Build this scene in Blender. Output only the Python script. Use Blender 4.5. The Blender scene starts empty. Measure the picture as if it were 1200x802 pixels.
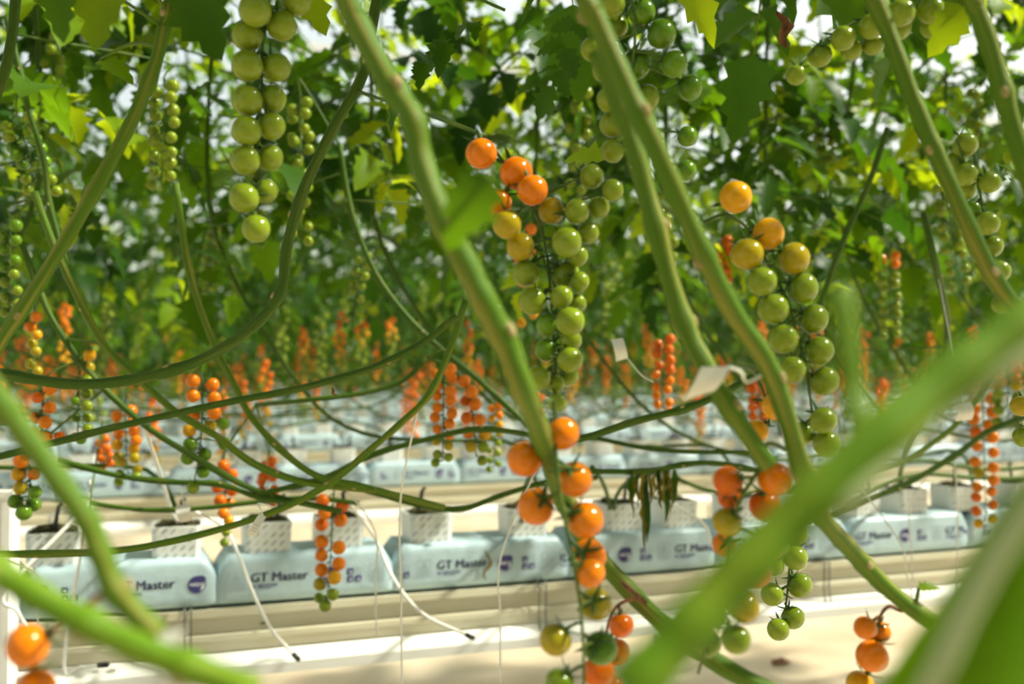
import bpy, math, random
from mathutils import Vector, Matrix, Quaternion
R = math.radians
# ------------------------------------------------------------------ camera, sky, sun, exposure
scene = bpy.context.scene
col = scene.collection
YAW, PITCH, CAMH, FPX = R(20.0), R(1.717), 1.14, 35 / 36 * 1200
cam_data = bpy.data.cameras.new('camera'); cam_data.sensor_width = 36; cam_data.lens = 35
cam_data.clip_start = 0.02; cam_data.clip_end = 300
cam_data.dof.use_dof = True; cam_data.dof.focus_distance = 1.4; cam_data.dof.aperture_fstop = 3.0
cam = bpy.data.objects.new('camera', cam_data); col.objects.link(cam)
cam.location = (0, 0, CAMH); cam.rotation_euler = (R(90) + PITCH, 0, -YAW)
scene.camera = cam
C_F = Vector((math.sin(YAW) * math.cos(PITCH), math.cos(YAW) * math.cos(PITCH), math.sin(PITCH)))
C_R = Vector((math.cos(YAW), -math.sin(YAW), 0)); C_U = C_R.cross(C_F)

world = bpy.data.worlds.new('sky'); scene.world = world; world.use_nodes = True
wn = world.node_tree.nodes; wl = world.node_tree.links
bg = wn['Background']; sky = wn.new('ShaderNodeTexSky'); sky.sky_type = 'NISHITA'
sky.sun_disc = False; sky.sun_elevation = R(48); sky.sun_rotation = R(60); sky.air_density = 1.2; sky.dust_density = 3.0
mixw = wn.new('ShaderNodeMixRGB'); mixw.inputs[0].default_value = 0.65; mixw.inputs[2].default_value = (3.0, 2.85, 2.35, 1)   # hazy bright sky through whitewashed glass
wl.new(sky.outputs[0], mixw.inputs[1]); wl.new(mixw.outputs[0], bg.inputs[0]); bg.inputs[1].default_value = 0.68
sun_d = bpy.data.lights.new('sun', 'SUN'); sun_d.energy = 21.0; sun_d.angle = R(2.5); sun_d.color = (1, 0.93, 0.80)
sun = bpy.data.objects.new('sun', sun_d); col.objects.link(sun)
SUN_DIR = Vector((0.62, -0.24, 0.75)).normalized()      # towards the sun
sun.rotation_euler = SUN_DIR.to_track_quat('Z', 'Y').to_euler()
sun.location = (4, 0, 8)
vs = scene.view_settings
vs.view_transform = 'Standard'; vs.look = 'None'; vs.gamma = 1; vs.use_curve_mapping = False; vs.exposure = -0.98

# ------------------------------------------------------------------ helpers
def P(px, py, z):
    """point of the place seen at a pixel of the 1200x802 frame, z metres along the viewing axis"""
    return cam.location + C_F * z + C_R * ((px - 600) / FPX * z) + C_U * ((401 - py) / FPX * z)
def WX(px, p):
    """position along a row (world X) at perpendicular distance p"""
    return p * math.tan(YAW + math.atan((px - 600) / FPX))
def tag(o, label=None, cat=None, group=None, kind=None):
    if label: o['label'] = label
    if cat: o['category'] = cat
    if group: o['group'] = group
    if kind: o['kind'] = kind
    return o
def empty(name, loc=(0, 0, 0)):
    o = bpy.data.objects.new(name, None); col.objects.link(o); o.location = loc; o.empty_display_size = 0.05
    return o
class MB:
    def __init__(s): s.v = []; s.f = []; s.m = []; s.uv = []; s.slot = 0
    def add(s, verts, faces, uvs=None):
        b = len(s.v); s.v += [tuple(q) for q in verts]
        for f in faces: s.f.append(tuple(b + i for i in f)); s.m.append(s.slot)
        s.uv += uvs if uvs else [(q[0], q[1]) for q in verts]
    def box(s, x0, x1, y0, y1, z0, z1):
        s.add([(x0,y0,z0),(x1,y0,z0),(x1,y1,z0),(x0,y1,z0),(x0,y0,z1),(x1,y0,z1),(x1,y1,z1),(x0,y1,z1)],
              [(0,3,2,1),(4,5,6,7),(0,1,5,4),(1,2,6,5),(2,3,7,6),(3,0,4,7)])
    def tube(s, pts, rad, sides=8, flat=1.0, caps=True):
        n = len(pts); rings = []; L = 0; uvs = []; vv = []
        t0 = (pts[1] - pts[0]).normalized(); nrm = t0.orthogonal().normalized()
        for i, p in enumerate(pts):
            t = (pts[min(i + 1, n - 1)] - pts[max(i - 1, 0)]).normalized()
            nrm = (nrm - t * nrm.dot(t)).normalized(); bn = t.cross(nrm)
            if i: L += (p - pts[i - 1]).length
            r = rad[i] if isinstance(rad, (list, tuple)) else rad
            for k in range(sides):
                a = 2 * math.pi * k / sides
                vv.append(p + nrm * (math.cos(a) * r) + bn * (math.sin(a) * r * flat)); uvs.append((L, k / sides))
        ff = []
        for i in range(n - 1):
            for k in range(sides):
                k2 = (k + 1) % sides
                ff.append((i*sides+k, i*sides+k2, (i+1)*sides+k2, (i+1)*sides+k))
        if caps: ff += [tuple(reversed(range(sides))), tuple(range((n-1)*sides, n*sides))]
        s.add(vv, ff, uvs)
    def mesh(s, name, mats, smooth=True):
        me = bpy.data.meshes.new(name); me.from_pydata(s.v, [], s.f)
        for m in (mats if isinstance(mats, (list, tuple)) else [mats]): me.materials.append(m)
        me.polygons.foreach_set('material_index', s.m)
        uvl = me.uv_layers.new(name='UVMap')
        li = [0] * len(me.loops); me.loops.foreach_get('vertex_index', li)
        flat = [c for i in li for c in s.uv[i]]; uvl.data.foreach_set('uv', flat)
        if smooth: me.polygons.foreach_set('use_smooth', [True] * len(me.polygons))
        me.update(); return me
    def build(s, name, mats, parent=None, loc=(0, 0, 0), smooth=True):
        return mesh_obj(name, s.mesh(name, mats, smooth), parent, loc)
def mesh_obj(name, me, parent=None, loc=(0, 0, 0)):
    o = bpy.data.objects.new(name, me); col.objects.link(o); o.parent = parent; o.location = loc
    return o
def spline(pts, n=6):
    """Catmull-Rom through points"""
    out = []; q = [pts[0] * 2 - pts[1]] + list(pts) + [pts[-1] * 2 - pts[-2]]
    for i in range(1, len(q) - 2):
        for k in range(n):
            t = k / n; a, b, c, d = q[i-1], q[i], q[i+1], q[i+2]
            out.append(0.5 * (2*b + (c - a)*t + (2*a - 5*b + 4*c - d)*t*t + (3*b - a - 3*c + d)*t**3))
    out.append(pts[-1].copy()); return out


# ------------------------------------------------------------------ materials
def mat(name, color, rough=0.5, spec=0.5, **kw):
    m = bpy.data.materials.new(name); m.use_nodes = True
    b = m.node_tree.nodes['Principled BSDF']
    b.inputs['Base Color'].default_value = (*color, 1); b.inputs['Roughness'].default_value = rough
    b.inputs['Specular IOR Level'].default_value = spec
    for k, v in kw.items(): b.inputs[k.replace('_', ' ')].default_value = v
    return m
def nodes(m): return m.node_tree.nodes, m.node_tree.links, m.node_tree.nodes['Principled BSDF']
def noise_mix(m, c1, c2, scale=5, detail=4, lo=0.4, hi=0.6, coord='Object', stretch=(1, 1, 1), bump=0.0, bscale=None):
    n, l, b = nodes(m)
    tc = n.new('ShaderNodeTexCoord'); mp = n.new('ShaderNodeMapping'); mp.inputs['Scale'].default_value = stretch
    l.new(tc.outputs[coord], mp.inputs[0])
    t = n.new('ShaderNodeTexNoise'); t.inputs['Scale'].default_value = scale; t.inputs['Detail'].default_value = detail
    l.new(mp.outputs[0], t.inputs[0])
    r = n.new('ShaderNodeValToRGB'); e = r.color_ramp.elements
    e[0].position = lo; e[0].color = (*c1, 1); e[1].position = hi; e[1].color = (*c2, 1)
    l.new(t.outputs[0], r.inputs[0]); l.new(r.outputs[0], b.inputs['Base Color'])
    if bump:
        t2 = n.new('ShaderNodeTexNoise'); t2.inputs['Scale'].default_value = bscale or scale * 3; t2.inputs['Detail'].default_value = 5
        l.new(mp.outputs[0], t2.inputs[0])
        bp = n.new('ShaderNodeBump'); bp.inputs['Strength'].default_value = bump; bp.inputs['Distance'].default_value = 0.01
        l.new(t2.outputs[0], bp.inputs['Height']); l.new(bp.outputs[0], b.inputs['Normal'])
    return m
def leaf_mat(name, c, ct, amount=0.5, rough=0.45):
    m = bpy.data.materials.new(name); m.use_nodes = True
    n, l, b = nodes(m)
    b.inputs['Roughness'].default_value = rough; b.inputs['Specular IOR Level'].default_value = 0.16
    oi = n.new('ShaderNodeObjectInfo'); tc = n.new('ShaderNodeTexCoord')
    t = n.new('ShaderNodeTexNoise'); t.inputs['Scale'].default_value = 14; t.inputs['Detail'].default_value = 3
    l.new(tc.outputs['Object'], t.inputs[0])
    ad = n.new('ShaderNodeMath'); ad.operation = 'ADD'; l.new(oi.outputs['Random'], ad.inputs[0]); l.new(t.outputs[0], ad.inputs[1])
    mr = n.new('ShaderNodeMapRange'); mr.inputs[1].default_value = 0.3; mr.inputs[2].default_value = 1.7
    l.new(ad.outputs[0], mr.inputs[0])
    def ramp(c0):
        r = n.new('ShaderNodeValToRGB'); e = r.color_ramp.elements
        e[0].position = 0.1; e[0].color = (c0[0]*0.55, c0[1]*0.6, c0[2]*0.7, 1)
        e[1].position = 0.9; e[1].color = (min(1, c0[0]*1.5), min(1, c0[1]*1.25), c0[2], 1)
        l.new(mr.outputs[0], r.inputs[0]); return r
    ra = ramp(c); rb = ramp(ct)
    l.new(ra.outputs[0], b.inputs['Base Color'])
    tr = n.new('ShaderNodeBsdfTranslucent'); l.new(rb.outputs[0], tr.inputs[0])
    mx = n.new('ShaderNodeMixShader'); mx.inputs[0].default_value = amount
    l.new(b.outputs[0], mx.inputs[1]); l.new(tr.outputs[0], mx.inputs[2])
    l.new(mx.outputs[0], n['Material Output'].inputs[0])
    return m
def tomato_mat(name, c, ctop):
    m = mat(name, c, 0.16, 0.30, Subsurface_Weight=0.0)
    n, l, b = nodes(m); b.inputs['Subsurface Radius'].default_value = (0.4, 0.25, 0.1); 
    tc = n.new('ShaderNodeTexCoord'); sp = n.new('ShaderNodeSeparateXYZ'); l.new(tc.outputs['Object'], sp.inputs[0])
    t = n.new('ShaderNodeTexNoise'); t.inputs['Scale'].default_value = 2.2; l.new(tc.outputs['Object'], t.inputs[0])
    ad = n.new('ShaderNodeMath'); ad.operation = 'MULTIPLY_ADD'; ad.inputs[1].default_value = 0.8; l.new(t.outputs[0], ad.inputs[0]); l.new(sp.outputs[2], ad.inputs[2])
    r = n.new('ShaderNodeValToRGB'); e = r.color_ramp.elements
    e[0].position = 0.35; e[0].color = (*c, 1); e[1].position = 1.0; e[1].color = (*ctop, 1)
    mr = n.new('ShaderNodeMapRange'); mr.inputs[1].default_value = -0.6; mr.inputs[2].default_value = 1.5
    l.new(ad.outputs[0], mr.inputs[0]); l.new(mr.outputs[0], r.inputs[0]); l.new(r.outputs[0], b.inputs['Base Color'])
    return m
TM = {
 'o': tomato_mat('tomato_orange', (0.72, 0.185, 0.002), (0.66, 0.19, 0.002)),
 'r': tomato_mat('tomato_deep_orange', (0.64, 0.120, 0.001), (0.58, 0.13, 0.001)),
 'y': tomato_mat('tomato_yellow', (0.66, 0.31, 0.003), (0.48, 0.26, 0.004)),
 'k': tomato_mat('tomato_turning', (0.38, 0.28, 0.006), (0.22, 0.21, 0.006)),
 'g': tomato_mat('tomato_green', (0.205, 0.275, 0.014), (0.11, 0.19, 0.006)),
 'd': tomato_mat('tomato_dark_green', (0.12, 0.24, 0.008), (0.055, 0.14, 0.005)),
}
TKEYS = list(TM)
M_STEM = noise_mix(mat('stem_green', (0.1, 0.2, 0.03), 0.55, 0.2), (0.075, 0.160, 0.005), (0.28, 0.25, 0.045), 1.0, 5, 0.50, 0.68, 'UV', (4, 7, 1), 0.25, 4)
M_STEMB = noise_mix(mat('stem_bright', (0.2, 0.4, 0.03), 0.55, 0.2), (0.10, 0.205, 0.004), (0.24, 0.31, 0.02), 1.0, 5, 0.45, 0.75, 'UV', (14, 6, 1), 0.25, 4)
M_STEMD = noise_mix(mat('stem_dark', (0.1, 0.2, 0.03), 0.55, 0.2), (0.045, 0.10, 0.006), (0.12, 0.15, 0.02), 1.0, 4, 0.5, 0.75, 'UV', (10, 5, 1))
M_SCAR = noise_mix(mat('scar_tan', (0.4, 0.3, 0.15), 0.8, 0.2), (0.24, 0.20, 0.07), (0.40, 0.32, 0.15), 60, 3)
M_RACH = noise_mix(mat('truss_stalk', (0.08, 0.15, 0.02), 0.6, 0.3), (0.05, 0.11, 0.015), (0.10, 0.15, 0.02), 30, 2)
M_BROWN = noise_mix(mat('withered_brown', (0.15, 0.07, 0.03), 0.8, 0.2), (0.13, 0.05, 0.025), (0.26, 0.11, 0.05), 60, 3)
M_CALYX = mat('calyx_green', (0.045, 0.11, 0.016), 0.6, 0.3)
M_LEAF = leaf_mat('leaf_green', (0.024, 0.085, 0.005), (0.19, 0.42, 0.004), 0.36)
M_LEAFD = leaf_mat('leaf_dark', (0.012, 0.052, 0.005), (0.10, 0.28, 0.004), 0.30)
M_LEAFB = leaf_mat('leaf_bright', (0.085, 0.21, 0.008), (0.46, 0.64, 0.006), 0.5)  # lighter green; sunlit look of some leaves put into the colour
M_DRY = leaf_mat('leaf_withered', (0.16, 0.15, 0.02), (0.26, 0.23, 0.03), 0.3, 0.8)

# ------------------------------------------------------------------ the setting: floor
M_FLOOR = noise_mix(mat('floor_sheet', (0.7, 0.62, 0.5), 0.35, 0.5), (0.62, 0.52, 0.38), (0.46, 0.35, 0.22), 1.6, 6, 0.42, 0.72, 'Object', (1, 1, 1), 0.15, 6)
mb = MB(); mb.box(-30, 60, -8, 60, -0.2, 0)
tag(mb.build('floor', M_FLOOR, smooth=False), 'pale ground sheet covering the greenhouse floor', kind='structure')

# glass greenhouse shell: thin panes between white bars, far outside the picture
M_GLASS = bpy.data.materials.new('greenhouse_glass'); M_GLASS.use_nodes = True
n, l, b = nodes(M_GLASS); tr = n.new('ShaderNodeBsdfTransparent'); tr.inputs[0].default_value = (0.93, 0.95, 0.93, 1); gl = n.new('ShaderNodeBsdfGlossy'); gl.inputs['Roughness'].default_value = 0.05
mx = n.new('ShaderNodeMixShader'); mx.inputs[0].default_value = 0.06; l.new(tr.outputs[0], mx.inputs[1]); l.new(gl.outputs[0], mx.inputs[2]); l.new(mx.outputs[0], n['Material Output'].inputs[0])
M_BAR = mat('glazing_bar', (0.75, 0.75, 0.72), 0.5, 0.4)
GX0, GX1, GY0, GY1, GZ = -16.0, 48.0, -7.0, 40.0, 5.2
def shell(name, boxes, bars, label):
    m = MB(); m.box(*boxes); o = m.build(name, M_GLASS, smooth=False); tag(o, label, kind='structure')
    for q in bars: m = MB(); m.box(*q); m.build('glazing_bar', M_BAR, o, smooth=False)
shell('ceiling', (GX0, GX1, GY0, GY1, GZ, GZ + 0.006), [(x - .03, x + .03, GY0, GY1, GZ - .1, GZ) for x in range(-12, 48, 4)] + [(GX0, GX1, y - .05, y + .05, GZ - .2, GZ - .1) for y in (-4, 4, 12, 20, 28, 36)], 'glass greenhouse roof on white bars')
shell('wall_back', (GX0, GX1, GY1, GY1 + .006, 0, GZ), [(x - .03, x + .03, GY1 - .08, GY1, 0, GZ) for x in range(-12, 48, 4)], 'far glass wall')
shell('wall_front', (GX0, GX1, GY0 - .006, GY0, 0, GZ), [(x - .03, x + .03, GY0, GY0 + .08, 0, GZ) for x in range(-12, 48, 4)], 'glass wall behind')
shell('wall_left', (GX0 - .006, GX0, GY0, GY1, 0, GZ), [(GX0, GX0 + .08, y - .03, y + .03, 0, GZ) for y in range(-4, 40, 4)], 'glass side wall')
shell('wall_right', (GX1, GX1 + .006, GY0, GY1, 0, GZ), [(GX1 - .08, GX1, y - .03, y + .03, 0, GZ) for y in range(-4, 40, 4)], 'glass side wall')

# ------------------------------------------------------------------ gutter rows
ROW0, SPACE, NROWS = 2.60, 2.40, 14
ZB = 0.552                                  # height at which the slabs lie
def rowp(k): return ROW0 + SPACE * k
def rowx(k):                                # stretch of row k that the picture can see
    p = rowp(k); return (-0.28 * p - 0.5, 1.16 * p + 0.8)
ORD = ['front', 'second', 'third', 'fourth', 'fifth', 'sixth', 'seventh', 'eighth', 'ninth', 'tenth', 'eleventh', 'twelfth', 'thirteenth', 'fourteenth']
M_GUT = noise_mix(mat('gutter_warm_white', (0.75, 0.70, 0.55), 0.4, 0.5), (0.60, 0.57, 0.43), (0.50, 0.44, 0.29), 3, 5, 0.45, 0.8, 'Object', (1, 4, 6))  # white paint with its warm reflection put into the colour
M_RAIL = noise_mix(mat('rail_white', (0.85, 0.84, 0.8), 0.3, 0.5), (0.86, 0.85, 0.81), (0.72, 0.68, 0.58), 4, 4, 0.5, 0.85)
M_WIRE = mat('clip_wire', (0.16, 0.17, 0.16), 0.4, 0.5, Metallic=0.6)
def extrude_profile(mb, prof, x0, x1, closed=True):
    n = len(prof); v = [(x0, y, z) for y, z in prof] + [(x1, y, z) for y, z in prof]
    f = [(i, (i + 1) % n, n + (i + 1) % n, n + i) for i in range(n if closed else n - 1)]
    f += [tuple(range(n - 1, -1, -1)), tuple(range(n, 2 * n))]
    mb.add(v, f)
for k in range(NROWS):
    p = rowp(k); x0, x1 = rowx(k)
    g = empty('growing_gutter', ((x0 + x1) / 2, p, ZB - 0.12))
    tag(g, 'long cream metal growing gutter, %s one back from the vines' % (ORD[k] if k else 'first'), 'gutter', 'growing gutters')
    # sections of the gutter, each about 2 m, butt-jointed
    prof = [(-0.022, 0.0), (-0.022, -0.018), (-0.004, -0.024), (-0.002, -0.06), (-0.012, -0.066), (-0.012, -0.078), (0.0, -0.084), (0.004, -0.112), (0.23, -0.112), (0.245, -0.02), (0.26, 0.0), (0.245, -0.004), (0.0, -0.004)]
    if k < 3:
        cuts = [x0] + [WX(c, p) for c in ((218, 964) if k == 0 else (150, 620, 900))] + [x1]
        cuts = sorted(c for c in cuts if x0 <= c <= x1)
    else: cuts = [x0, x1]
    for a, b in zip(cuts[:-1], cuts[1:]):
        mb = MB(); extrude_profile(mb, prof, a + 0.001, b - 0.001)
        mb.v = [(v[0] - g.location.x, v[1], v[2] + 0.12) for v in mb.v]
        mb.build('gutter_section', M_GUT, g, smooth=False)
    # white return rail under the gutter
    r = MB(); extrude_profile(r, [(-0.045, 0.0), (-0.05, -0.010), (-0.047, -0.036), (-0.02, -0.044), (0.20, -0.044), (0.20, 0.0), (0.10, 0.014), (0.0, 0.014)], x0, x1)
    r.v = [(v[0] - g.location.x, v[1], v[2]) for v in r.v]
    o = r.build('return_rail', M_RAIL, None, (g.location.x, p, ZB - 0.127), smooth=False)
    tag(o, 'white drain rail running under the %s cream gutter' % ORD[k], 'rail', 'white rails under the gutters')
    # legs
    if k < 5:
        n = 0; x = x0 + 0.4
        while x < x1:
            s = MB(); s.box(-0.02, 0.02, 0.08, 0.12, 0, ZB - 0.172); s.box(-0.05, 0.05, 0.05, 0.15, 0, 0.012)
            o = s.build('gutter_stand', M_RAIL, None, (x, p, 0), smooth=False)
            tag(o, 'white post standing under the %s cream gutter' % ORD[k], 'stand', 'posts under the %s gutter' % ORD[k])
            x += 2.3
# gutter wire clips of the front row
for px in (219, 227, 632, 640, 964, 970):
    x = WX(px, ROW0 - 0.03); m = MB()
    m.tube(spline([Vector((0, 0.03, 0.008)), Vector((0, -0.001, 0.006)), Vector((0, -0.004, -0.03)), Vector((0, -0.002, -0.09)), Vector((0, -0.012, -0.125)), Vector((0, 0.0, -0.13))], 4), 0.0022, 6)
    o = m.build('wire_clip', M_WIRE, None, (x, ROW0 - 0.024, ZB))
    tag(o, 'thin grey wire clip hooked over the front gutter face', 'clip', 'wire clips on the front gutter')

# ------------------------------------------------------------------ slabs with print
M_SLAB = noise_mix(mat('slab_film', (0.6, 0.7, 0.72), 0.32, 0.5), (0.42, 0.545, 0.585), (0.35, 0.47, 0.52), 9, 4, 0.35, 0.75, 'Object', (1, 1, 1), 0.35, 22)
M_PRINT = mat('print_navy', (0.035, 0.035, 0.16), 0.4, 0.4)
M_PRINTG = mat('print_grey', (0.34, 0.42, 0.46), 0.4, 0.4)
M_PRINTW = mat('print_white', (0.75, 0.78, 0.82), 0.4, 0.4)
SD, SH = 0.20, 0.125
def slab_prof(x, L):
    s = abs(x) / (L / 2); e = max(0.0, (s - 0.86) / 0.14); e = min(1, e)
    return 1 - 0.12 * e * e, 1 - 0.42 * e ** 1.2       # depth, height factors
def slab_front(x, z, L):
    d, h = slab_prof(x, L); a = SD / 2 * d; b = SH / 2 * h; zc = b
    q = min(0.999, abs((z - zc) / b)); return SD / 2 - a * (1 - q ** 7.4) ** 0.135
def slab_mesh(L, seed):
    rnd = random.Random(seed); m = MB(); ns, nx = 32, 23; V = []
    xs = [(-1 + 2 * i / (nx - 1)) for i in range(nx)]
    xs = [math.copysign(abs(t) ** 0.75, t) * L / 2 for t in xs]
    for i, x in enumerate(xs):
        d, h = slab_prof(x, L); a, b = SD / 2 * d, SH / 2 * h
        w = rnd.uniform(-0.0012, 0.0012)
        for k in range(ns):
            t = 2 * math.pi * (k + 0.5) / ns; c, s_ = math.cos(t), math.sin(t)
            y = math.copysign(abs(c) ** 0.27, c) * a; z = math.copysign(abs(s_) ** 0.27, s_) * b
            V.append((x, SD / 2 + y, b + z + (w if s_ > 0 else 0)))
    F = [(i*ns+k, (i+1)*ns+k, (i+1)*ns+(k+1) % ns, i*ns+(k+1) % ns) for i in range(nx-1) for k in range(ns)]
    F += [tuple(range(ns)), tuple(range((nx-1)*ns + ns - 1, (nx-1)*ns - 1, -1))]
    m.add(V, F); return m.mesh('substrate_bag', M_SLAB)
def text_geo(body, size, offset=0.0):
    cu = bpy.data.curves.new('t', 'FONT'); cu.body = body; cu.size = size; cu.offset = offset; cu.resolution_u = 2; cu.fill_mode = 'FRONT'
    o = bpy.data.objects.new('t', cu); col.objects.link(o)
    dg = bpy.context.evaluated_depsgraph_get(); me = bpy.data.meshes.new_from_object(o.evaluated_get(dg))
    v = [(q.co.x, q.co.y) for q in me.vertices]; f = [tuple(pp.vertices) for pp in me.polygons]
    bpy.data.objects.remove(o); bpy.data.curves.remove(cu); bpy.data.meshes.remove(me)
    return v, f
T_MAIN = text_geo('GT Master', 0.0325); _n = len(T_MAIN[0])
T_MAIN = ([(a + d, b) for d in (0, 0.0007, 0.0014) for a, b in T_MAIN[0]], [tuple(i + k * _n for i in f) for k in range(3) for f in T_MAIN[1]])      # heavier strokes
T_BY = text_geo('by GRODAN', 0.0115, 0.0003); T_NG = text_geo('NG2.0', 0.0105, 0.0003)
def rect(x0, z0, x1, z1): return [(x0, z0), (x1, z0), (x1, z1), (x0, z1)], [(0, 1, 2, 3)]
def frame(x0, z0, x1, z1, t):
    return [(x0,z0),(x1,z0),(x1,z1),(x0,z1),(x0+t,z0+t),(x1-t,z0+t),(x1-t,z1-t),(x0+t,z1-t)], [(0,1,5,4),(1,2,6,5),(2,3,7,6),(3,0,4,7)]
def print_items():
    """one repeat of the film print, origin at the left foot of the G; name -> list of (slot, layer, verts, faces)"""
    it = {}
    def put(part, slot, lay, geo, dx, dz):
        it.setdefault(part, []).append((slot, lay, [(a + dx, b + dz) for a, b in geo[0]], geo[1]))
    put('lettering', 0, 0, T_MAIN, 0, 0)
    put('maker_line', 0, 0, T_BY, 0.003, -0.0135); put('maker_line', 0, 0, rect(0.018, -0.0175, 0.052, -0.0158), 0, 0)
    put('house_icon', 1, 0, frame(-0.052, -0.018, -0.014, 0.028, 0.0016), 0, 0)
    for i in range(4): put('house_icon', 1, 0, rect(-0.047, -0.013 + i * 0.005, -0.019, -0.0107 + i * 0.005), 0, 0)
    put('house_icon', 1, 0, ([(-0.045, 0.006), (-0.021, 0.006), (-0.033, 0.024), (-0.033, 0.011)], [(0, 3, 2), (3, 1, 2)]), 0, 0)
    n = 20; dv = []
    for i in range(n):                                   # drop-shaped emblem: round with one pointed upper corner
        a = 2 * math.pi * i / n; r = 0.0215
        if 0 < a < math.pi / 2: r = min(0.0215 / max(math.cos(a), math.sin(a)), 0.0285)
        dv.append((0.196 + r * math.cos(a), 0.004 + r * math.sin(a)))
    put('emblem', 0, 0, (dv, [tuple(range(n))]), 0, 0); put('emblem', 2, 1, T_NG, 0.1795, 0.001)
    put('emblem', 2, 1, ([(0.203, -0.012), (0.213, -0.005), (0.214, 0.012), (0.209, 0.0)], [(0, 1, 2, 3)]), 0, 0)
    for i, (a, b) in enumerate(((0, 0), (1, 0), (0, 1), (1, 1))):
        g = rect(0.246 + a * 0.021, -0.016 + b * 0.020, 0.262 + a * 0.021, -0.001 + b * 0.020)
        if i == 3: put('square_icons', 1, 0, frame(0.246 + 0.021, 0.004, 0.283, 0.019, 0.0014), 0, 0)
        else:
            put('square_icons', 0, 0, g, 0, 0); cx, cz = g[0][0]
            put('square_icons', 2, 1, ([(cx + 0.005, cz + 0.004), (cx + 0.012, cz + 0.003), (cx + 0.009, cz + 0.010)], [(0, 1, 2)]), 0, 0)
    return it
PITEMS = print_items(); PPITCH = 0.358
def print_mesh(L, start):
    out = []
    for rep in range(-2, 3):
        ox = start + rep * PPITCH
        for part, lst in PITEMS.items():
            m = MB()
            for slot, lay, v, f in lst:
                f = [q for q in f if all(abs(v[i][0] + ox) < L / 2 - 0.008 for i in q)]   # print running over the folded end is cut there
                if not f: continue
                m.slot = slot; vv = []
                for a, b in v:
                    x = max(-L/2, min(L/2, a + ox)); hf = slab_prof(x, L)[1]
                    z = (0.056 + b) * (0.5 + 0.5 * hf); vv.append((x, slab_front(x, z, L) - 0.0012 - 0.0004 * lay, z))
                m.add(vv, f)
            if m.f: out.append((part, m.mesh(part, [M_PRINT, M_PRINTG, M_PRINTW], smooth=False)))
    return out
def put_slab(me, pm, x, p, k, lab=None):
    o = mesh_obj('substrate_bag', me, None, (x, p, ZB + 0.001))
    for part, q in pm: mesh_obj(part, q, o)['kind'] = 'stuff'
    lab = lab or 'pale blue film-wrapped growing bag with navy lettering on the %s gutter' % ORD[k]
    tag(o, lab, 'growing bag', 'bags on the %s gutter' % ORD[k])
BAGLAB = ['', 'lettered growing bag showing only its end beside the white post', 'pale blue lettered bag behind the two thick blurred vines',
 'pale blue lettered bag behind the sharp hanging orange truss', 'pale blue lettered bag with a dried tendril stuck on its print',
 'pale blue lettered bag beneath the withered leaf strands', 'pale blue lettered bag behind the small sharp green truss',
 'pale blue lettered bag whose folded end meets the red-orange column', 'pale blue lettered bag beyond the red-orange cherry column', '']
B0 = [t * ROW0 for t in (-0.47, -0.29, -0.106, 0.063, 0.236, 0.431, 0.615, 0.80, 0.986, 1.175, 1.36)]
GT0 = [0.03, 0.02, 134, 295, 512, 789, 860, 1000, 1180, 0.05]     # pixel at which the print's G stands
for i, (a, b) in enumerate(zip(B0[:-1], B0[1:])):
    if not BAGLAB[i]: continue
    L = b - a + 0.006; xc = (a + b) / 2
    st = (WX(GT0[i], ROW0) - xc) if GT0[i] > 1 else GT0[i]
    put_slab(slab_mesh(L, i), print_mesh(L, st), xc, ROW0, 0, BAGLAB[i])
SV = [(slab_mesh(0.485, 50 + i), print_mesh(0.485, -0.2 + 0.13 * i)) for i in range(4)]
rs = random.Random(5)
for k in range(1, 5):
    x0, x1 = rowx(k); x = x0 + 0.3
    while x < x1 - 0.3:
        me, pm = rs.choice(SV); put_slab(me, pm, x, rowp(k), k); x += 0.482
for k in range(5, NROWS):
    m = MB(); x0, x1 = rowx(k); x = x0
    while x < x1: m.box(x, x + 0.46, 0, 0.2, 0, 0.12); x += 0.48
    tag(m.build('distant_bags', M_SLAB, None, (0, rowp(k), ZB), smooth=False), 'far line of pale blue growing bags on the %s gutter' % ORD[k], 'growing bag', kind='stuff')

# ------------------------------------------------------------------ propagation cubes
M_CUBE = mat('cube_film', (0.66, 0.69, 0.66), 0.35, 0.5)
n, l, b = nodes(M_CUBE)                                            # diagonal printed dashes on the wrapper
tc = n.new('ShaderNodeTexCoord'); mp = n.new('ShaderNodeMapping'); mp.inputs['Rotation'].default_value = (0, R(45), 0); l.new(tc.outputs['Object'], mp.inputs[0])
br = n.new('ShaderNodeTexBrick'); br.inputs['Scale'].default_value = 1
sx = n.new('ShaderNodeSeparateXYZ'); l.new(mp.outputs[0], sx.inputs[0]); cx = n.new('ShaderNodeCombineXYZ'); l.new(sx.outputs[0], cx.inputs[0]); l.new(sx.outputs[2], cx.inputs[1]); l.new(cx.outputs[0], br.inputs[0])
br.inputs['Brick Width'].default_value = 0.028; br.inputs['Row Height'].default_value = 0.0155; br.inputs['Mortar Size'].default_value = 0.0063; br.inputs['Mortar Smooth'].default_value = 0.1
br.inputs['Color1'].default_value = (0.13, 0.14, 0.20, 1); br.inputs['Color2'].default_value = (0.62, 0.66, 0.62, 1); br.inputs['Mortar'].default_value = (0.66, 0.69, 0.66, 1)
l.new(br.outputs[0], b.inputs['Base Color'])
M_SOIL = noise_mix(mat('soil_moss', (0.03, 0.03, 0.015), 0.9, 0.1), (0.028, 0.022, 0.012), (0.075, 0.075, 0.022), 60, 4, 0.4, 0.65, 'Object', (1, 1, 1), 0.8, 120)
M_STAKE = mat('stake_black', (0.012, 0.013, 0.016), 0.4, 0.5)
CW, CH = 0.118, 0.078
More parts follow.
